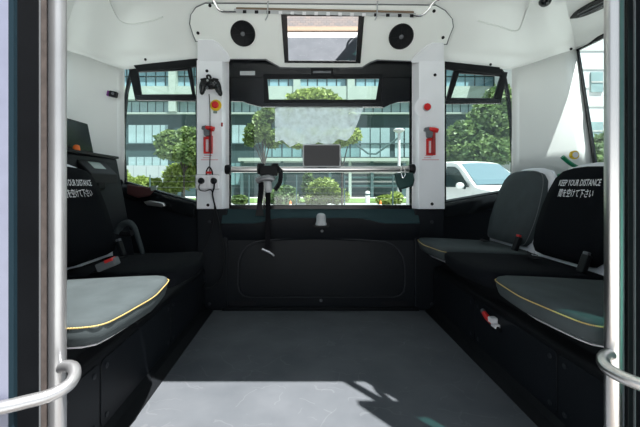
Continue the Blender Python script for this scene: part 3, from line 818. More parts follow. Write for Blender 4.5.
m = MB(); m.tube(smooth_path([at(209, 94, yg + .01), at(209.5, 100, YPF - .016), at(210, 115, YPF - .046), at(210, 130, YPF - .050), at(210.2, 150, YPF - .050), at(209.8, 168, YPF - .012), at(210, 175, YPF - .02)], 6), 0.0028, 6)
gc = m.build('cord', M['black'], gm, smooth=True)

# socket box with two plugs and hanging cords
sk = thing('power_socket', 'white power outlet box low on the left pillar', 'socket', at(207, 190, YPF))
m = MB(); m.prism([at(a_, b_, YPF - 0.0012) for a_, b_ in rr(195.3, 219.3, 174.4, 189.6, 1.2, 3)], (0, 0.001, 0)); m.build('box_shadow', M['lgrey'], sk)  # thin grey sheet rimming the box, stands in for its shadow
m = MB(); m.prism([at(a_, b_, YPF - 0.03) for a_, b_ in rr(196.0, 218.5, 175.0, 188.8, 1.2, 3)], (0, 0.0295, 0)); m.build('box', M['socket'], sk, bevel=0.003)
m = MB(); m.prism([at(a_, b_, YPF - 0.034) for a_, b_ in rr(205.6, 208.8, 176.5, 187.5, .8, 3)], (0, 0.006, 0)); m.build('cover_strip', M['wht'], sk, bevel=0.001)
m = MB(); m.tube(smooth_path([at(206.5, 176, YPF - .012), at(206.5, 171, YPF - .012), at(209.3, 167, YPF - .012), at(212, 171, YPF - .012), at(212.5, 176, YPF - .012)], 5), 0.0045, 8); m.build('hanging_loop', M['black'], sk, smooth=True)
m = MB(); m.bx(at(207, 0, YPF).x, at(212, 0, YPF).x, YPF - .02, YPF - .004, at(0, 173.8, YPF).z, at(0, 171.6, YPF).z); m.build('red_clip', M['red'], sk, bevel=0.002)
def plug(px, py, path, label, r=0.0035):
    t = thing('plug_cord', label, 'cord', at(px, py, YPF - .05), 'cords plugged into the socket box')
    m = MB(); m.lathe([(0.012, 0), (0.019, 0.006), (0.021, 0.022), (0.015, 0.034), (0.008, 0.04)], at(px, py, YPF - .031), (0, -1, 0), 16); m.build('plug', M['black'], t, smooth=True)
    m = MB(); m.tube(smooth_path(path, 7), r, 8); m.build('cord', M['black'], t, smooth=True)
plug(202, 181, [at(202, 181, YPF - .068), at(199, 186, YPF - .06), at(200, 190, YPF - .05), at(205, 191, YPF - .04), at(211, 190, YPF - .035), at(213, 196, YPF - .03), at(214.5, 208, YPF - .03), at(212, 228, YPF - .03), at(206, 246, YPF - .03), at(198, 258, YPF - .05)], 'thin black cord with left plug in the white socket box')
plug(214.5, 181, [at(214.5, 181, YPF - .068), at(214, 188, YPF - .055), at(212.5, 195, YPF - .03), at(216, 210, YPF - .03), at(220, 228, YPF - .03), at(224, 255, YPF - .03), at(222, 275, YPF - .04), at(213, 287, YPF - .06), at(203, 287.5, YPF - .085), at(206, 281, YPF - .11)], 'thicker black cord with right plug looping down past the pillar', 0.005)

# ------------------------------------------------------------------ mirror, speakers, ceiling rail
mi = thing('interior_mirror', 'rectangular mirror in a black frame on the header panel', 'mirror', slope(322, 64, 0.012))
fo = [(281, 14.5), (364.5, 15), (360.5, 63.5), (284.5, 63)]; fi = [(287, 16), (358.7, 16.5), (356, 61.2), (288.5, 60.8)]
m = MB(); m.ring([slope(a_, b_, 0.022) for a_, b_ in fo], [slope(a_, b_, 0.022) for a_, b_ in fi], -SL_N * 0.0115); m.build('frame', M['blackg'], mi, bevel=0.002)
m = MB(); m.prism([slope(a_, b_, 0.016) for a_, b_ in ((286, 15.5), (360, 16), (357, 62), (288, 61.5))], -SL_N * 0.005); m.build('mirror_glass', M['mirror'], mi)
def speaker(px, py, label):
    t = thing('ceiling_speaker', label, 'speaker', slope(px, py, 0.01), 'speakers in the header panel')
    p = slope(px, py, 0.0105)
    m = MB(); m.lathe([(0.078, 0), (0.078, 0.008), (0.072, 0.012), (0.066, 0.010)], p, SL_N, 32); m.build('bezel', M['black'], t, smooth=True)
    m = MB(); m.lathe([(0.066, 0.009), (0.045, 0.005), (0.030, 0.004), (0.018, 0.006)], p, SL_N, 32); m.build('cone', M['rubber'], t, smooth=True)
    u = SL_N.orthogonal().normalized(); w = SL_N.cross(u)
    for k in range(8):
        an = 2 * math.pi * k / 8; dv = u * math.cos(an) + w * math.sin(an)
        m = MB(); m.tube([p + SL_N * 0.011 + dv * 0.018, p + SL_N * 0.012 + dv * 0.066], 0.0018, 5); m.build('grille_bar', M['black'], t)
    m = MB(); m.lathe([(0.014, 0.005), (0.014, 0.011), (0.009, 0.015), (0.003, 0.016)], p, SL_N, 16); m.build('centre_cap', M['grey'], t, smooth=True)
speaker(243, 33.5, 'round black loudspeaker left of the mirror')
speaker(401, 36.5, 'round black loudspeaker right of the mirror')
cr = thing('ceiling_rail', 'pale cable rail with a row of small tabs above the mirror', 'rail', slope(322, 14, 0.02))
m = MB(); m.prism([slope(a_, b_, 0.03) for a_, b_ in ((234, 9), (416, 13.5), (416, 17), (234, 13))][::1], -SL_N * 0.018); m.build('strip', M['lgrey'], cr, bevel=0.002)
m = MB(); m.prism([slope(a_, b_, 0.034) for a_, b_ in ((236, 7.6), (414, 11.4), (414, 13.2), (236, 9.2))], -SL_N * 0.014); m.build('tan_edge', M['tan'], cr, bevel=0.001)
for k in range(15):
    px = 244.5 + 11.95 * k; py = 10.6 + (px - 244.5) * 0.0243
    m = MB(); m.prism([slope(px + a_, py + b_, 0.034) for a_, b_ in ((-1.8, -0.4), (1.8, -0.4), (1.8, 2.8), (-1.8, 2.8))], -SL_N * 0.006)
    m.build('tab', M['wht'] if 2 < k < 11 else M['black'], cr, bevel=0.001)
for pts in ([(211, -4), (215, 3), (219, 9.5), (226, 11.5), (236, 11.5)], [(441, -2), (433, 3), (428, 10), (421, 15.5), (413, 15.5)]):
    m = MB(); m.tube(smooth_path([slope(a_, b_, 0.028) for a_, b_ in pts], 6), 0.008, 10); cd = m.build('conduit', M['chrome'], cr, smooth=True)
for px in (267.5, 377):
    m = MB(); m.tube([slope(px + 0.5, 1, 0.03), slope(px, 16, 0.036), slope(px - 2, 20, 0.02)], 0.004, 8); m.build('hook', M['lgrey'], cr, smooth=True)

# ------------------------------------------------------------------ small things on walls and ceiling
from mathutils.bvhtree import BVHTree
bpy.context.view_layer.update()
dg = bpy.context.evaluated_depsgraph_get()
bv = []
for o in (ceil, wall_left, wall_right):
    ev = o.evaluated_get(dg); bv.append(BVHTree.FromObject(o, dg))
def hit(px, py):
    o = Vector((0, 0, CZ)); d = Vector(((px - VX) / FP, 1.0, -(py - VY) / FP)).normalized(); best = None
    for t in bv:
        loc, nr, idx, dist = t.ray_cast(o, d)
        if loc is not None and (best is None or dist < best[2]): best = (loc, nr if nr.dot(d) < 0 else -nr, dist)
    return best
h_ = hit(114, 95)
wc = thing('wall_camera', 'tiny black camera with purple side on the left white wall', 'camera', h_[0])
p = h_[0]; n = h_[1]
rot = Matrix.Rotation(R(12), 3, 'Y')
m = MB(); m.box(p + n * 0.02, (0.052, 0.036, 0.040), rot); m.build('body', M['black'], wc, bevel=0.006)
m = MB(); m.box(p + n * 0.02 + Vector((-0.03, -0.004, 0.004)), (0.014, 0.034, 0.036), rot); m.build('side_cap', M['purple'], wc, bevel=0.004)
m = MB(); m.lathe([(0.009, 0), (0.009, 0.008), (0.006, 0.008)], p + n * 0.02 + Vector((0.006, -0.018, 0)), (0, -1, 0), 12); m.build('lens', M['grey'], wc)
h_ = hit(545, 1)
m = MB(); m.lathe([(0.034, -0.002), (0.034, 0.008), (0.026, 0.022), (0.012, 0.028)], h_[0], h_[1], 20); tag(m.build('ceiling_dome', M['blackg'], smooth=True), 'small black dome on the ceiling at upper right', 'dome')
ha, hb = hit(571, 17.5), hit(617, -5)
v = thing('air_vent', 'long black tapered air vent in the upper right cove', 'vent', ha[0])
path = [ha[0].lerp(hb[0], k / 8) + ha[1] * 0.004 for k in range(9)]
ax = (hb[0] - ha[0]).normalized(); sd = ax.cross(ha[1]).normalized()
m = MB(); rings = []
for k, q in enumerate(path):
    w = (0.006, 0.022, 0.030, 0.034, 0.036, 0.037, 0.037, 0.036, 0.034)[k]; hgt = (0.006, 0.014, 0.018, 0.02, 0.02, 0.02, 0.02, 0.02, 0.018)[k]
    rings.append([q + sd * (w * math.cos(2 * math.pi * j / 12)) + ha[1] * (hgt * math.sin(2 * math.pi * j / 12)) for j in range(12)])
m.loft(rings); m.build('housing', M['blackg'], v, smooth=True)
for o2 in (-0.012, 0.006):
    m = MB(); m.tube([path[k] + sd * o2 + ha[1] * 0.019 for k in range(2, 9)], 0.003, 6); m.build('fin', M['grey'], v)
for px, py in ((145.5, 59.5), (490.5, 64.5), (571, 49)):
    h_ = hit(px, py); q = MB(); q.lathe([(0.009, -0.002), (0.009, 0.003), (0.005, 0.005)], h_[0], h_[1], 12); q.build('screw', M['black'], ceil)

for pl in ([(478, 21), (498, 26), (513, 31), (520, 28), (525, 15), (532, -3)], [(163, 17), (142, 23), (124, 23), (115, 14), (108, -3)]):
    hs_ = [hit(a_, b_) for a_, b_ in pl]
    m = MB(); m.tube(smooth_path([k[0] + k[1] * 0.0015 for k in hs_], 6), 0.0045, 8); m.build('panel_ridge', M['header'], ceil, smooth=True)
# ------------------------------------------------------------------ left corner: equipment cabinet, monitor, card reader, odds and ends
cb = thing('equipment_cabinet', 'black equipment cabinet behind the left seats', 'cabinet', (-1.3, 1.9, 0.385))
xt, xbt = -1.137, -1.025
m = MB(); m.loft([[(-1.52, 1.60, 0.386), (xbt - 0.04, 1.60, 0.386), (xbt, 2.20, 0.386), (-1.50, 2.20, 0.386)], [(-1.52, 1.60, 0.985), (xt - 0.02, 1.60, 0.985), (xt, 2.20, 0.985), (-1.50, 2.20, 0.985)]])
m.build('body', M['panel'], cb, bevel=0.008)
m = MB(); m.bx(-1.525, xt + 0.008, 1.59, 2.21, 0.985, 1.0); m.build('top', M['black'], cb, bevel=0.003)
m = MB(); m.box(at(106, 183, 2.08) , (0.012, 0.03, 0.016)); m.build('badge', M['lgrey'], cb)
mo = thing('monitor', 'dark monitor screen standing on the equipment cabinet at left', 'monitor', (-1.19, 1.9, 1.0))
m = MB(); m.prism([(-1.185, 1.62, 1.004), (-1.185, 2.04, 1.004), (-1.195, 2.0, 1.165), (-1.195, 1.62, 1.165)], (-0.022, 0, 0)); m.build('case', M['black'], mo, bevel=0.004)
m = MB(); m.prism([(-1.1838, 1.63, 1.014), (-1.1838, 2.022, 1.014), (-1.1938, 1.99, 1.158), (-1.1938, 1.63, 1.158)], (0.0012, 0, 0)); m.build('screen', M['monitor'], mo)
m = MB(); m.bx(-1.215, -1.185, 1.80, 1.88, 1.0, 1.04); m.bx(-1.24, -1.16, 1.76, 1.92, 1.0, 1.008); m.build('stand', M['black'], mo, bevel=0.003)
p = at(77.5, 152.5, 1.84)
m = MB(); m.lathe([(0.017, 0), (0.017, 0.012), (0.014, 0.026), (0.006, 0.03)], (p.x - 0.005, p.y, 1.001), (0, 0, 1), 14); tag(m.build('orange_cap', M['orange'], smooth=True), 'small orange cap on the cabinet in front of the monitor', 'cap')
rd = thing('card_reader', 'black card reader with tilted pale screen on the cabinet side', 'card reader', at(100, 170, 1.9))
c_ = [(86, 161), (105, 159), (116, 171), (99, 178)]
m = MB()
top = [Vector((-1.155, 1.82, 0.965)), Vector((-1.145, 2.08, 0.965)), Vector((-1.06, 2.06, 0.885)), Vector((-1.072, 1.82, 0.885))]
m.loft([[q for q in top], [q + Vector((0.0, 0, -0.05)) for q in top]]); m.build('case', M['black'], rd, bevel=0.006)
nrm = (top[1] - top[0]).cross(top[3] - top[0]).normalized()
if nrm.z < 0: nrm = -nrm
def bil(s, t_): return top[0].lerp(top[1], s).lerp(top[3].lerp(top[2], s), t_)
m = MB(); m.prism([bil(s, t_) + nrm * 0.0005 for s, t_ in ((0.30, .2), (0.72, .2), (0.72, .66), (0.30, .66))], nrm * 0.001); m.build('screen', M['lcd'], rd)
m = MB(); m.bx(-1.15, -1.08, 1.90, 1.98, 0.80, 0.86); m.build('arm', M['black'], rd, bevel=0.01)
ar = thing('armrest_strap', 'black curved strap loop beside the cabinet at far left seat', 'strap', at(140, 254, 1.95))
m = MB(); pth = smooth_path([at(117, 233, 1.95), at(121, 226, 1.95), at(128, 222.5, 1.94), at(134, 227, 1.93), at(138, 238, 1.92), at(142.5, 253, 1.90), Vector((-0.84, 1.90, 0.392))], 6); m.tube(pth, [0.020 - 0.010 * k / (len(pth) - 1) for k in range(len(pth))], 10); m.build('loop', M['vinyl'], ar, smooth=True)
m = MB(); m.tube(smooth_path([at(118, 232, 1.96), at(124, 234, 1.95), at(132, 233, 1.94)], 5), 0.016, 10); m.build('grip', M['rubber'], ar, smooth=True)
lt = thing('sill_pouch', 'dark maroon pouch lying on the left window sill', 'pouch', at(140, 195, 2.44))
m = MB(); m.loft([[at(a_, b_, 2.43 + yo) for a_, b_ in ((127, 184), (140, 186), (152, 187.5), (155, 190), (150, 196), (138, 198), (127, 194))] for yo in (-0.04, -0.02, 0.0)]); m.build('pouch', M['maroon'], lt, bevel=0.01)
m = MB(); m.prism([at(a_, b_, 2.385) for a_, b_ in ((150, 186), (157, 185.5), (155, 190), (151, 191))], (0, 0.02, 0)); m.build('tag', M['lcd'], lt, bevel=0.001)
sh = MB(); sh.prism([at(a_, b_, 2.36) for a_, b_ in ((143, 202), (149, 200.5), (163, 203), (165, 206), (161, 207.5), (147, 205.5))], (0, 0.03, 0)); tag(sh.build('door_pull', M['steel'], bevel=0.006), 'silver pull plate on the black panel below the left window', 'handle')

# extinguisher behind the right seats
p = Vector((1.395, 1.86, 0.386))
ex = thing('fire_extinguisher', 'green topped extinguisher with yellow gauge behind the right printed seat', 'extinguisher', p)
m = MB(); m.lathe([(0.05, 0), (0.055, 0.01), (0.055, 0.40), (0.045, 0.44), (0.022, 0.47), (0.02, 0.50)], p, (0, 0, 1), 24); m.build('cylinder', M['green'], ex, smooth=True)
m = MB(); m.lathe([(0.021, 0.49), (0.021, 0.53)], p, (0, 0, 1), 16); m.build('valve', M['steel'], ex, smooth=True)
m = MB(); m.tube(smooth_path([p + Vector((0.02, 0, 0.53)), p + Vector((-0.02, 0, 0.555)), p + Vector((-0.055, 0, 0.585))], 4), 0.011, 8); m.tube(smooth_path([p + Vector((0.02, 0, 0.51)), p + Vector((-0.03, 0, 0.50)), p + Vector((-0.075, 0, 0.485))], 4), 0.010, 8); m.build('lever', M['green'], ex, smooth=True)
m = MB(); m.lathe([(0.022, 0), (0.022, 0.012), (0.016, 0.014)], p + Vector((-0.015, -0.022, 0.592)), (0, -1, 0), 18); ga = m.build('gauge', M['yel'], ex, smooth=True)
m = MB(); m.lathe([(0.015, 0), (0.015, 0.002)], p + Vector((-0.015, -0.0355, 0.592)), (0, -1, 0), 18); m.build('gauge_face', M['wht'], ga)
m = MB(); m.tube(smooth_path([p + Vector((0.02, 0, 0.515)), p + Vector((0.06, -0.01, 0.525)), p + Vector((0.085, -0.02, 0.49)), p + Vector((0.08, -0.02, 0.35))], 6), 0.008, 8); m.build('hose', M['rubber'], ex, smooth=True)

# red release handle on the right bench face
p = Vector((XC + 0.7455, 1.62, 0.225))
rh = thing('release_handle', 'small red release handle with white clip on the right bench face', 'handle', p)
m = MB(); m.tube([p + Vector((-0.018, 0.035, 0.012)), p + Vector((-0.018, 0.0, 0.0)), p + Vector((-0.018, -0.025, -0.008))], [0.011, 0.013, 0.010], 12); m.build('grip', M['red'], rh, smooth=True)
m = MB(); m.tube([p + Vector((-0.018, 0.05, 0.018)), p + Vector((-0.018, 0.035, 0.012))], 0.0115, 12); m.build('cap', M['grey'], rh, smooth=True)
m = MB(); m.bx(p.x - 0.03, p.x, p.y - 0.05, p.y - 0.02, p.z - 0.006, p.z + 0.018); m.bx(p.x - 0.022, p.x, p.y - 0.07, p.y - 0.03, p.z - 0.022, p.z - 0.004); m.build('clip', M['wht'], rh, bevel=0.003)
m = MB(); m.tube([p + Vector((-0.012, -0.06, -0.015)), p + Vector((-0.01, -0.085, -0.025))], 0.008, 10); m.build('tip', M['black'], rh)

# ================================================================== outside
GZ = -0.35
M['bounce_ground'] = mat('bounce_ground', (0.50, 0.51, 0.50), 0.9, var=0.12, scale=1.5, bump=0.4, bscale=60)  # ground colour made extra pale to bounce sunlight up to the cabin ceiling
M['lawn'] = mat('grass', (0.085, 0.16, 0.03), 0.9, var=0.3, scale=3, bump=0.8, bscale=40)
M['conc'] = mat('concrete', (0.36, 0.37, 0.36), 0.85, var=0.08, scale=4)
M['facade'] = mat('teal_cladding', (0.021, 0.049, 0.051), 0.55, var=0.15, scale=0.6)
M['slab'] = mat('pale_green_slab', (0.28, 0.35, 0.31), 0.7, var=0.05, scale=1)
M['pane_l'] = mat('sky_glass', (0.23, 0.33, 0.34), 0.25, spec=0.5, var=0.22, scale=0.35)  # sky reflection put into the pale base colour of the panes
M['pane_b'] = mat('blue_glass', (0.17, 0.29, 0.33), 0.2, spec=0.5, var=0.3, scale=0.35)
M['pane_d'] = mat('teal_glass', (0.11, 0.20, 0.205), 0.2, spec=0.5, var=0.3, scale=0.3)
M['mull'] = mat('mullion', (0.045, 0.085, 0.088), 0.5)
M['hoard'] = mat('hoarding', (0.36, 0.40, 0.44), 0.6, var=0.03)
M['whitewall'] = mat('white_render', (0.55, 0.57, 0.58), 0.8, var=0.04, scale=0.5)
M['bark'] = mat('bark', (0.028, 0.024, 0.019), 0.9, var=0.3, scale=8)
M['carpaint'] = mat('car_white', (0.62, 0.64, 0.64), 0.25, coat=0.5)
M['carglass'] = mat('car_glass', (0.09, 0.15, 0.175), 0.06, spec=0.8)
M['cardark'] = mat('car_side_glass', (0.012, 0.022, 0.024), 0.08)
M['tyre'] = mat('tyre', (0.015, 0.015, 0.016), 0.85)

def paver_material():
    m = mat('pavers', (0.42, 0.36, 0.33), 0.85)
    nt = m.node_tree; b = nt.nodes['Principled BSDF']
    tc = nt.nodes.new('ShaderNodeTexCoord'); br = nt.nodes.new('ShaderNodeTexBrick')
    br.inputs['Scale'].default_value = 7
    br.inputs['Color1'].default_value = (0.15, 0.125, 0.115, 1); br.inputs['Color2'].default_value = (0.11, 0.105, 0.105, 1); br.inputs['Mortar'].default_value = (0.08, 0.075, 0.07, 1)
    nt.links.new(tc.outputs['Object'], br.inputs['Vector']); nt.links.new(br.outputs['Color'], b.inputs['Base Color'])
    return m
M['paver'] = paver_material()
g = MB(); g.bx(-60, 60, -40, 70, GZ - 0.2, GZ); g.build('ground', M['bounce_ground'], kind='structure')
g = MB(); g.bx(-30, 30, -0.35, 0.62, GZ - 0.02, GZ + 0.01); g.build('pavement', M['paver'], kind='structure')
g = MB(); g.bx(-30, 30, 0.32, 0.40, GZ + 0.0, GZ + 0.03); g.build('kerb', M['tan'], kind='structure', bevel=0.02)
g = MB(); g.bx(-25, 25, 24.5, 33, GZ - 0.05, GZ + 0.06); g.build('lawn', M['lawn'], kind='structure')

M['road'] = mat('road_asphalt', (0.27, 0.28, 0.28), 0.9, var=0.1, scale=1.2)
g = MB(); g.bx(-58, 58, 11.5, 24.4, GZ - 0.05, GZ + 0.015); g.build('road', M['road'], kind='structure')
# ---- office building
YF = 40.0
bd = thing('office_building', 'teal office building with bands of windows across the street', 'building', (0, YF + 5, GZ))
F = lambda px, py, off=0.0: at(px, py, YF) + Vector((0, -off, 0))
m = MB(); p0 = F(-330, 0); p1 = F(545, 0)
m.bx(p0.x, p1.x, YF, YF + 12, GZ, 17); m.build('body', M['facade'], bd)
def band(px0, px1, py0, py1, off, dep, name, mt):
    m = MB(); a_ = F(px0, py1, off); b_ = F(px1, py0, off); m.bx(a_.x, b_.x, YF - off, YF - off + dep, a_.z, b_.z); return m.build(name, M[mt], bd)
band(-330, 545, 88, 101, 0.8, 0.8, 'floor_band', 'slab')
band(-330, 545, 40, 64, 0.8, 0.8, 'floor_band', 'slab')
band(-330, 545, 113.2, 114.6, 0.5, 0.5, 'ledge', 'slab')
band(-330, 545, 143.2, 144.2, 0.25, 0.25, 'ledge', 'mull')
for px in (-260, -180, -100, -20, 93, 175, 203, 297, 350, 425, 520):
    band(px - 3.5, px + 3.5, 62, 113, 0.95, 0.9, 'pier', 'slab')
pane_cache = {}
def panes(px0, px1, py0, py1, step, mt, gap=1.0, off=0.06):
    k = px0
    while k + step <= px1 + 0.01:
        w = (step - gap) * YF / FP; hgt = (py1 - py0) * YF / FP
        key = (round(w, 3), round(hgt, 3), mt)
        c_ = F(k + step / 2, (py0 + py1) / 2, off)
        if key not in pane_cache:
            q = MB(); q.box((0, 0, 0), (w, 0.06, hgt)); o = q.build('window_pane', M[mt], bd); pane_cache[key] = o.data
        else:
            o = bpy.data.objects.new('window_pane', pane_cache[key]); C.objects.link(o); o.parent = bd; o.matrix_parent_inverse = parent_world(bd).inverted()
        o.location = c_
        k += step
for a_, b_ in ((108, 204), (250, 394), (436, 526)):
    panes(a_, b_, 65, 76, 9.6, 'pane_b', 1.3); panes(a_, b_, 77.5, 87.5, 9.6, 'pane_b', 1.3)
panes(108, 204, 102, 112.6, 8.0, 'pane_l', 1.0); panes(226, 274, 102, 112.6, 8.0, 'pane_l', 1.0); panes(346, 418, 102, 112.6, 9.0, 'pane_l', 1.2); panes(436, 484, 102, 112.6, 8, 'pane_l', 1.0)
panes(-300, 90, 66, 87, 15, 'pane_b', 1.5); panes(-300, 90, 125, 143, 15, 'pane_l', 1.5)
panes(128.5, 168.5, 125, 143, 8.0, 'pane_l', 0.8); panes(232, 246, 125, 143, 7.0, 'pane_l', 0.6)
panes(262, 302, 128, 157, 10, 'pane_d', 1.2); panes(340, 360, 128, 157, 10, 'pane_d', 1.2); panes(360, 390, 128, 157, 10, 'pane_l', 1.0); panes(394, 414, 128, 157, 10, 'pane_l', 1.4); panes(452, 492, 125, 143, 8, 'pane_l', 0.8)
panes(128.5, 168.5, 157, 165.5, 8, 'pane_l', 0.8); panes(228, 250, 163, 185, 7.3, 'pane_d', 0.8)
# loading canopy in front of the ground floor
cp = thing('loading_canopy', 'low flat canopy with columns and slatted wall before the building', 'canopy', (5, 37, GZ))
K = lambda px, py, y: at(px, py, y)
m = MB(); a_ = K(238, 161, 36); b_ = K(412, 157.8, 36); m.bx(a_.x, b_.x, 36, 39.5, a_.z, b_.z); m.build('roof', M['slab'], cp)
m = MB(); a_ = K(240, 197, 39); b_ = K(410, 162, 39); m.bx(a_.x, b_.x, 38.9, 39.1, GZ, b_.z); m.build('back_wall', M['mull'], cp)
for px in (242, 282, 330, 350, 372, 408):
    m = MB(); a_ = K(px, 0, 36.5); m.bx(a_.x - 0.14, a_.x + 0.14, 36.4, 36.7, GZ, K(0, 160, 36.5).z); m.build('column', M['slab'] if px in (350, 408) else M['mull'], cp)
for k in range(5):
    z_ = K(0, 169 + 4.2 * k, 37.2).z; m = MB(); m.bx(K(344, 0, 37.2).x, K(398, 0, 37.2).x, 37.2, 37.28, z_ - 0.09, z_ + 0.09); m.build('slat', M['conc'] if k % 2 else M['pane_d'], cp)
m = MB(); m.tube([K(357, 145, 37.2), K(368, 153.5, 37.2), K(376, 154, 37.2), K(398, 138, 37.2)], 0.10, 6); m.build('brace', M['mull'], cp)

# street lamp
lm = thing('street_lamp', 'white street lamp post in front of the teal building', 'street lamp', at(399, 200, 24))
m = MB(); a_ = at(399, 0, 24); m.tube([(a_.x, 24, GZ + 0.06), (a_.x, 24, at(0, 150, 24).z), (a_.x, 24, at(0, 131, 24).z)], [0.11, 0.10, 0.09], 12); m.build('post', M['whitewall'], lm, smooth=True)
m = MB(); m.lathe([(0.10, 0), (0.36, 0.13), (0.38, 0.22), (0.25, 0.28)], (a_.x, 24, at(0, 133, 24).z), (0, 0, 1), 16); m.build('lamp_head', M['whitewall'], lm, smooth=True)

# white hoarding at left
hb_ = thing('site_hoarding', 'white board hoarding behind the shrubs at left', 'fence', at(140, 195, 33))
for k in range(6):
    px = 96 + 12.6 * k; a_ = at(px, 0, 33).x; b_ = at(px + 12.2, 0, 33).x
    m = MB(); m.bx(a_, b_, 33, 33.06, GZ, at(0, 165.5, 33).z); m.build('board', M['hoard'], hb_)
for k in range(4):
    px = 96 + 25.2 * k; a_ = at(px, 0, 33.1).x; m = MB(); m.bx(a_ - .05, a_ + .05, 33.06, 33.2, GZ, at(0, 165.5, 33).z); m.build('post', M['conc'], hb_)

# wire mesh fence
wfn = thing('mesh_fence', 'thin wire mesh fence along the far roadside', 'fence', at(320, 205, 16))
yy = 16.0
zt = at(0, 176, yy).z
for px in (150, 201, 249, 296.5, 344.5, 392.8, 440):
    X = at(px, 0, yy).x; m = MB(); m.tube([(X, yy, GZ), (X, yy, zt + 0.05)], 0.028, 8); m.build('post', M['mull'], wfn)
xa, xb_ = at(150, 0, yy).x, at(440, 0, yy).x
for k in range(7):
    z_ = GZ + 0.1 + (zt - GZ - 0.1) * k / 6; m = MB(); m.tube([(xa, yy, z_), (xb_, yy, z_)], 0.003, 4); m.build('wire', M['grey'], wfn)

# traffic cones
for px, y_, lb in ((290.5, 17.0, 'orange traffic cone behind the strap clamp, left of the tablet'), (380.5, 17.0, 'orange traffic cone below the hanging pouch, at right')):
    p = at(px, 0, y_); p.z = GZ
    t = thing('traffic_cone', lb, 'cone', p, 'traffic cones by the road')
    m = MB(); m.bx(p.x - .14, p.x + .14, y_ - .14, y_ + .14, GZ, GZ + .03); m.build('base', M['orange'], t, bevel=.01)
    m = MB(); m.lathe([(.11, .03), (.07, .23), (.022, .47), (.012, .48)], p, (0, 0, 1), 16); m.build('body', M['orange'], t, smooth=True)
    m = MB(); m.lathe([(.083, .18), (.055, .31)], p, (0, 0, 1), 16); m.build('band', M['wht'], t, smooth=True)

# ---- white minivan
def car():
    ang = R(16); d = Vector((math.sin(ang), -math.cos(ang), 0)); left_ = Vector((0, 0, 1)).cross(d)
    o = at(491, 0, 9.5); o.z = GZ; o = o - d * 0.95
    t = thing('minivan', 'white minivan parked outside the right window', 'car', o)
    W = lambda x, y, z: o + d * x + left_ * y + Vector((0, 0, z))
    hw = lambda z: 0.86 if z <= 1.02 else 0.86 - (z - 1.02) / 0.83 * 0.17
    prof = [(-1.75, .28), (-1.9, .5), (-1.9, .95), (-1.82, 1.2), (-1.65, 1.70), (-1.35, 1.82), (-0.6, 1.86), (0.1, 1.85), (0.52, 1.79), (0.92, 1.48), (1.32, 1.14), (1.75, 1.06), (2.12, 0.92), (2.28, 0.74), (2.32, 0.5), (2.25, .28)]
    prof = smooth_path([(x, 0, z) for x, z in prof], 2); prof = [(p.x, p.z) for p in prof]
    def fw(x, z): 
        w = hw(z)
        if x > 1.5: w -= 0.20 * ((x - 1.5) / 0.8) ** 2
        if x < -1.5: w -= 0.10 * ((-1.5 - x) / 0.4) ** 2
        return w
    rings = []
    for s in (-1, -0.93, -0.6, 0, 0.6, 0.93, 1):
        row = []
        for x, z in prof:
            w = fw(x, z); zz = z + (0.025 * (1 - s * s) if z > 1.0 else 0) - (0.03 if abs(s) == 1 and z > 1.5 else 0)
            row.append(W(x + (0.06 * (1 - s * s) if x > 1.0 else 0), w * s, zz))
        rings.append(row)
    m = MB(); m.loft(rings); m.build('body', M['carpaint'], t, smooth=True)
    def gl(poly, name, mt, inset=0.012):
        for s in (-1, 1):
            m = MB(); m.prism([W(x, s * (fw(x, z) - 0.01 + inset), z) for x, z in poly], left_ * (s * 0.006)); m.build(name, M[mt], t)
    gl([(0.12, 1.14), (1.12, 1.14), (0.62, 1.60), (0.45, 1.69), (0.12, 1.71)], 'front_side_window', 'cardark')
    gl([(-0.85, 1.14), (0.06, 1.14), (0.06, 1.71), (-0.85, 1.71)], 'rear_side_window', 'cardark')
    gl([(-1.6, 1.16), (-0.92, 1.14), (-0.92, 1.71), (-1.48, 1.66)], 'quarter_window', 'cardark')
    m = MB(); rws = []
    for k in range(5):
        x = 0.58 + (1.28 - 0.58) * k / 4; z = 1.76 + (1.185 - 1.76) * k / 4
        rws.append([W(x + 0.06 * (1 - s * s) + 0.015, (hw(z) - 0.075) * s, z + 0.025 * (1 - s * s) + 0.012) for s in (-1, -.6, -.2, .2, .6, 1)])
    m.grid(rws); m.build('windshield', M['carglass'], t, smooth=True)
    for s in (-1, 1):
        m = MB(); m.ball(W(0.98, s * 1.0, 1.18), (0.10, 0.12, 0.085)); mr = m.build('side_mirror', M['carpaint'], t, smooth='all')
        m = MB(); m.tube([W(0.98, s * 0.84, 1.12), W(0.98, s * 0.95, 1.14)], 0.035, 8); m.build('mirror_arm', M['cardark'], mr)
        m = MB(); m.loft([[W(x + dx, s * y, z) for x, y, z in ((1.93, .78, .96), (2.16, .62, .86), (2.22, .60, .74), (2.0, .80, .78))] for dx in (-0.03, 0.05)]); m.build('headlight', M['chrome'], t)
        for x in (-1.25, 1.45):
            m = MB(); m.lathe([(0.20, -0.02), (0.31, 0.0), (0.33, 0.04), (0.33, 0.18), (0.31, 0.2)], W(x, s * 0.70, 0.33), left_ * s, 24); wh = m.build('wheel', M['tyre'], t, smooth=True)
            m = MB(); m.lathe([(0.20, 0.0), (0.20, 0.012), (0.05, 0.02)], W(x, s * 0.895, 0.33), left_ * s, 18); m.build('hub_cap', M['steel'], wh, smooth=True)
    m = MB(); m.loft([[W(2.26 + dx, y, z) for y, z in ((-.5, .55), (.5, .55), (.55, .74), (-.55, .74))] for dx in (-.05, .08)]); m.build('grille', M['cardark'], t)
    m = MB(); m.box((0, 0, 0), (0.02, 0.34, 0.16)); m.v = [tuple(W(2.36 + a_, b_, 0.42 + c_)) for a_, b_, c_ in m.v]; m.build('number_plate', M['wht'], t)
car()

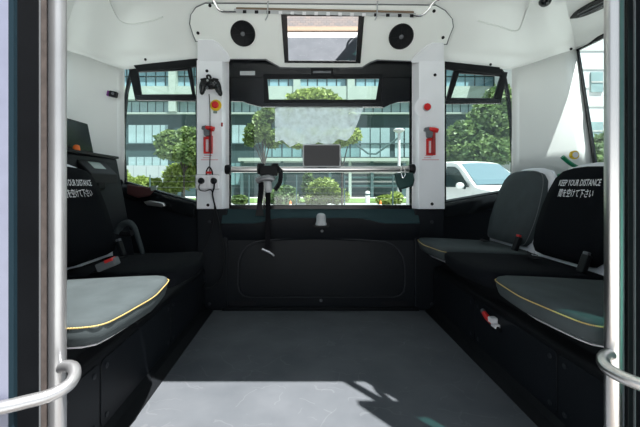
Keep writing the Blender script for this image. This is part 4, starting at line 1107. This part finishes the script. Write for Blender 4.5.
# ---- trees and shrubs
def leaf_material(name, c1, c2):
    m = bpy.data.materials.new(name); m.use_nodes = True; nt = m.node_tree
    b = nt.nodes['Principled BSDF']; out = nt.nodes['Material Output']
    tc = nt.nodes.new('ShaderNodeTexCoord'); nz = nt.nodes.new('ShaderNodeTexNoise'); nz.inputs['Scale'].default_value = 2.2; nz.inputs['Detail'].default_value = 5
    rp = nt.nodes.new('ShaderNodeValToRGB'); rp.color_ramp.elements[0].position = 0.35; rp.color_ramp.elements[1].position = 0.65
    rp.color_ramp.elements[0].color = (*c1, 1); rp.color_ramp.elements[1].color = (*c2, 1)
    nt.links.new(tc.outputs['Object'], nz.inputs['Vector']); nt.links.new(nz.outputs['Fac'], rp.inputs['Fac']); nt.links.new(rp.outputs['Color'], b.inputs['Base Color'])
    b.inputs['Roughness'].default_value = 0.55
    tl = nt.nodes.new('ShaderNodeBsdfTranslucent'); nt.links.new(rp.outputs['Color'], tl.inputs['Color'])
    mx = nt.nodes.new('ShaderNodeMixShader'); mx.inputs[0].default_value = 0.3
    nt.links.new(b.outputs[0], mx.inputs[1]); nt.links.new(tl.outputs[0], mx.inputs[2]); nt.links.new(mx.outputs[0], out.inputs[0])
    return m
M['leaf'] = leaf_material('leaf_green', (0.07, 0.13, 0.04), (0.19, 0.27, 0.08))
M['leaf2'] = leaf_material('leaf_yellow', (0.15, 0.22, 0.045), (0.30, 0.39, 0.10))
M['leaf3'] = leaf_material('leaf_dark', (0.055, 0.115, 0.042), (0.16, 0.25, 0.085))
def foliage(blobs, n, size, rng):
    """blobs: (centre, radius xyz)"""
    v = []; f = []
    tot = sum(b[1][0] * b[1][2] for b in blobs)
    for c_, rd_ in blobs:
        k = int(n * rd_[0] * rd_[2] / tot)
        for _ in range(k):
            while True:
                q = Vector((rng.uniform(-1, 1), rng.uniform(-1, 1), rng.uniform(-1, 1)))
                if q.length <= 1: break
            L = q.length
            if L > 0: q = q / L * (L ** 0.45)
            q = Vector((q.x * rd_[0], q.y * rd_[1], q.z * rd_[2])) * rng.uniform(0.86, 1.1) + Vector(c_)
            a_ = Vector((rng.gauss(0, 1), rng.gauss(0, 1), rng.gauss(0, 0.6))).normalized(); b_ = a_.orthogonal().normalized()
            b_ = Matrix.Rotation(rng.uniform(0, 6.28), 3, a_) @ b_
            s_ = size * rng.uniform(0.6, 1.3)
            o = len(v)
            v += [q - a_ * s_, q + b_ * s_ * 0.5, q + a_ * s_, q - b_ * s_ * 0.5]; f.append((o, o + 1, o + 2, o + 3))
    m = MB(); m.v = [tuple(p) for p in v]; m.f = f
    return m
def tree(name, label, cat, y, blobs_px, trunk_px, n, size, leaf, seed, group):
    """blobs_px: (px, py, rx px, ry px, dy m)"""
    rng = random.Random(seed)
    k = y / FP
    blobs = [(at(a_, b_, y) + Vector((0, dy, 0)), (rx * k, (rx + ry) / 2 * k * 0.8, ry * k)) for a_, b_, rx, ry, dy in blobs_px]
    bp = at(trunk_px, 0, y); bp.z = GZ
    t = thing(name, label, cat, bp, group)
    fo_ = foliage(blobs, n, size, rng).build('foliage', M[leaf], t); fo_['kind'] = 'stuff'
    m = MB()
    top = sum((b[0] for b in blobs), Vector()) / len(blobs)
    r0 = 0.06 if cat == 'tree' else 0.05
    m.tube([bp, bp.lerp(Vector((bp.x, y, top.z)), 0.6), Vector((top.x, y, top.z))], [r0, r0 * .8, r0 * .5], 8)
    m.build('trunk', M['bark'], t, smooth=True)
    if cat == 'tree':
        st_ = bp.lerp(Vector((bp.x, y, top.z)), 0.55)
        for b in blobs:
            m = MB(); m.tube([st_, st_.lerp(b[0], 0.5) + Vector((0, 0, .15)), b[0]], [r0 * .6, r0 * .4, r0 * .2], 6); m.build('branch', M['bark'], t, smooth=True)
    return t
T = 'street trees outside'
tree('street_tree', 'rounded green tree left of the left pillar outside', 'tree', 20, [(172, 142, 17, 11, 0), (187, 138, 14, 12, 0.3), (178, 152, 20, 9, -0.2), (193, 152, 14, 13, 0), (203, 140, 14, 14, .4)], 184, 5200, 0.17, 'leaf', 1, T)
tree('street_tree', 'slender tree beside the left edge of the pale translucent patch', 'tree', 17, [(262, 124, 9, 13, 0), (255, 133, 10, 9, 0), (268, 115, 7, 9, 0), (272, 138, 9, 9, 0.2), (250, 140, 6, 6, 0)], 264, 3200, 0.14, 'leaf', 2, T)
tree('street_tree', 'pale yellow green tree seen through the centre hopper', 'tree', 22, [(312, 100, 26, 10, 0), (300, 112, 20, 12, 0), (330, 112, 24, 14, 0), (318, 94, 16, 7, 0.4)], 307, 5200, 0.19, 'leaf2', 3, T)
tree('street_tree', 'low spreading tree above and behind the tablet', 'tree', 18, [(318, 136, 16, 8, 0), (338, 137, 17, 9, 0), (352, 135, 10, 8, 0.2), (300, 142, 14, 7, 0), (285, 136, 12, 7, 0)], 342, 4200, 0.13, 'leaf2', 4, T)
tree('street_tree', 'large dark tree above the white minivan', 'tree', 17, [(468, 138, 22, 18, 0), (490, 122, 22, 22, 0), (505, 140, 20, 22, 0.4), (480, 152, 30, 16, -0.3), (500, 100, 16, 14, 0), (455, 152, 14, 12, 0), (528, 130, 20, 28, 0)], 492, 11000, 0.15, 'leaf3', 5, T)
tree('street_tree', 'leafy tree showing low in the right end window', 'tree', 16, [(590, 160, 20, 18, 0), (610, 150, 18, 18, 0), (640, 155, 24, 20, 0)], 600, 5200, 0.15, 'leaf3', 6, T)
G2 = 'shrubs along the roadside'
tree('shrub', 'bushy shrub at the left end under the hoarding', 'shrub', 21, [(129, 185, 9, 9, 0), (120, 180, 10, 12, 0)], 126, 1900, 0.12, 'leaf2', 11, G2)
tree('shrub', 'shrub in the middle of the left corner window', 'shrub', 21, [(148, 187, 13, 9, 0), (141, 183, 9, 7, 0), (156, 184, 6, 6, 0)], 147, 2200, 0.12, 'leaf2', 12, G2)
tree('shrub', 'tall shrub beside the left pillar socket box', 'shrub', 21.5, [(180, 177, 16, 14, 0), (193, 172, 12, 15, 0), (171, 187, 9, 9, 0)], 182, 4200, 0.12, 'leaf2', 13, G2)
tree('shrub', 'small round shrub between left pillar and clamp', 'shrub', 20.5, [(240, 200, 9, 5, 0)], 240, 700, 0.11, 'leaf', 14, G2)
tree('shrub', 'dome shaped shrub under the belt clamp', 'shrub', 21, [(284, 195, 14, 10, 0), (284, 200, 17, 6, 0)], 284, 1500, 0.11, 'leaf3', 15, G2)
tree('shrub', 'upright clipped shrub left of the tablet', 'shrub', 22, [(308, 188, 6, 14, 0), (308, 180, 5, 8, 0)], 308, 1000, 0.11, 'leaf3', 16, G2)
tree('shrub', 'broad pale shrub below the tablet', 'shrub', 20, [(324, 189, 15, 11, 0), (336, 196, 13, 8, 0), (318, 199, 14, 7, 0)], 326, 2400, 0.12, 'leaf2', 17, G2)
tree('shrub', 'low grassy shrub left of the hanging pouch', 'shrub', 21, [(386, 200, 10, 5, 0), (396, 198, 7, 6, 0)], 388, 900, 0.12, 'leaf2', 18, G2)
# bollards
for px, lb in ((367.5, 'short white bollard right of the tablet'), (159, 'short white bollard in the left corner window')):
    p = at(px, 0, 24); p.z = GZ
    t = thing('bollard', lb, 'bollard', p, 'white bollards')
    m = MB(); m.lathe([(.16, 0), (.16, .75), (.12, .82), (.03, .84)], p, (0, 0, 1), 14); m.build('post', M['whitewall'], t, smooth=True)
    m = MB(); m.lathe([(.165, .55), (.165, .66)], p, (0, 0, 1), 14); m.build('band', M['mull'], t)
# white building at right
wbd = thing('white_building', 'white rendered building seen through the right end window', 'building', (32, 34, GZ))
m = MB(); m.bx(20.5, 44, 30, 38.5, GZ, 20); m.build('wall', M['whitewall'], wbd)
for k in range(9):
    z_ = 1.2 + 1.55 * k; m = MB(); m.bx(20.45, 44, 29.95, 30.0, z_, z_ + 0.07); m.build('joint', M['conc'], wbd)
for px, py0, py1 in ((597, 72, 92), (622, 72, 92), (647, 72, 92), (597, 122, 140), (622, 122, 140)):
    a_ = at(px - 6, py1, 29.9); b_ = at(px + 6, py0, 29.9); m = MB(); m.bx(a_.x, b_.x, 29.88, 30.0, a_.z, b_.z); wn = m.build('window', M['pane_l'], wbd)
    m = MB(); m.bx(a_.x, b_.x, 29.84, 29.9, (a_.z + b_.z) / 2 - .06, (a_.z + b_.z) / 2 + .06); m.build('transom', M['conc'], wn)
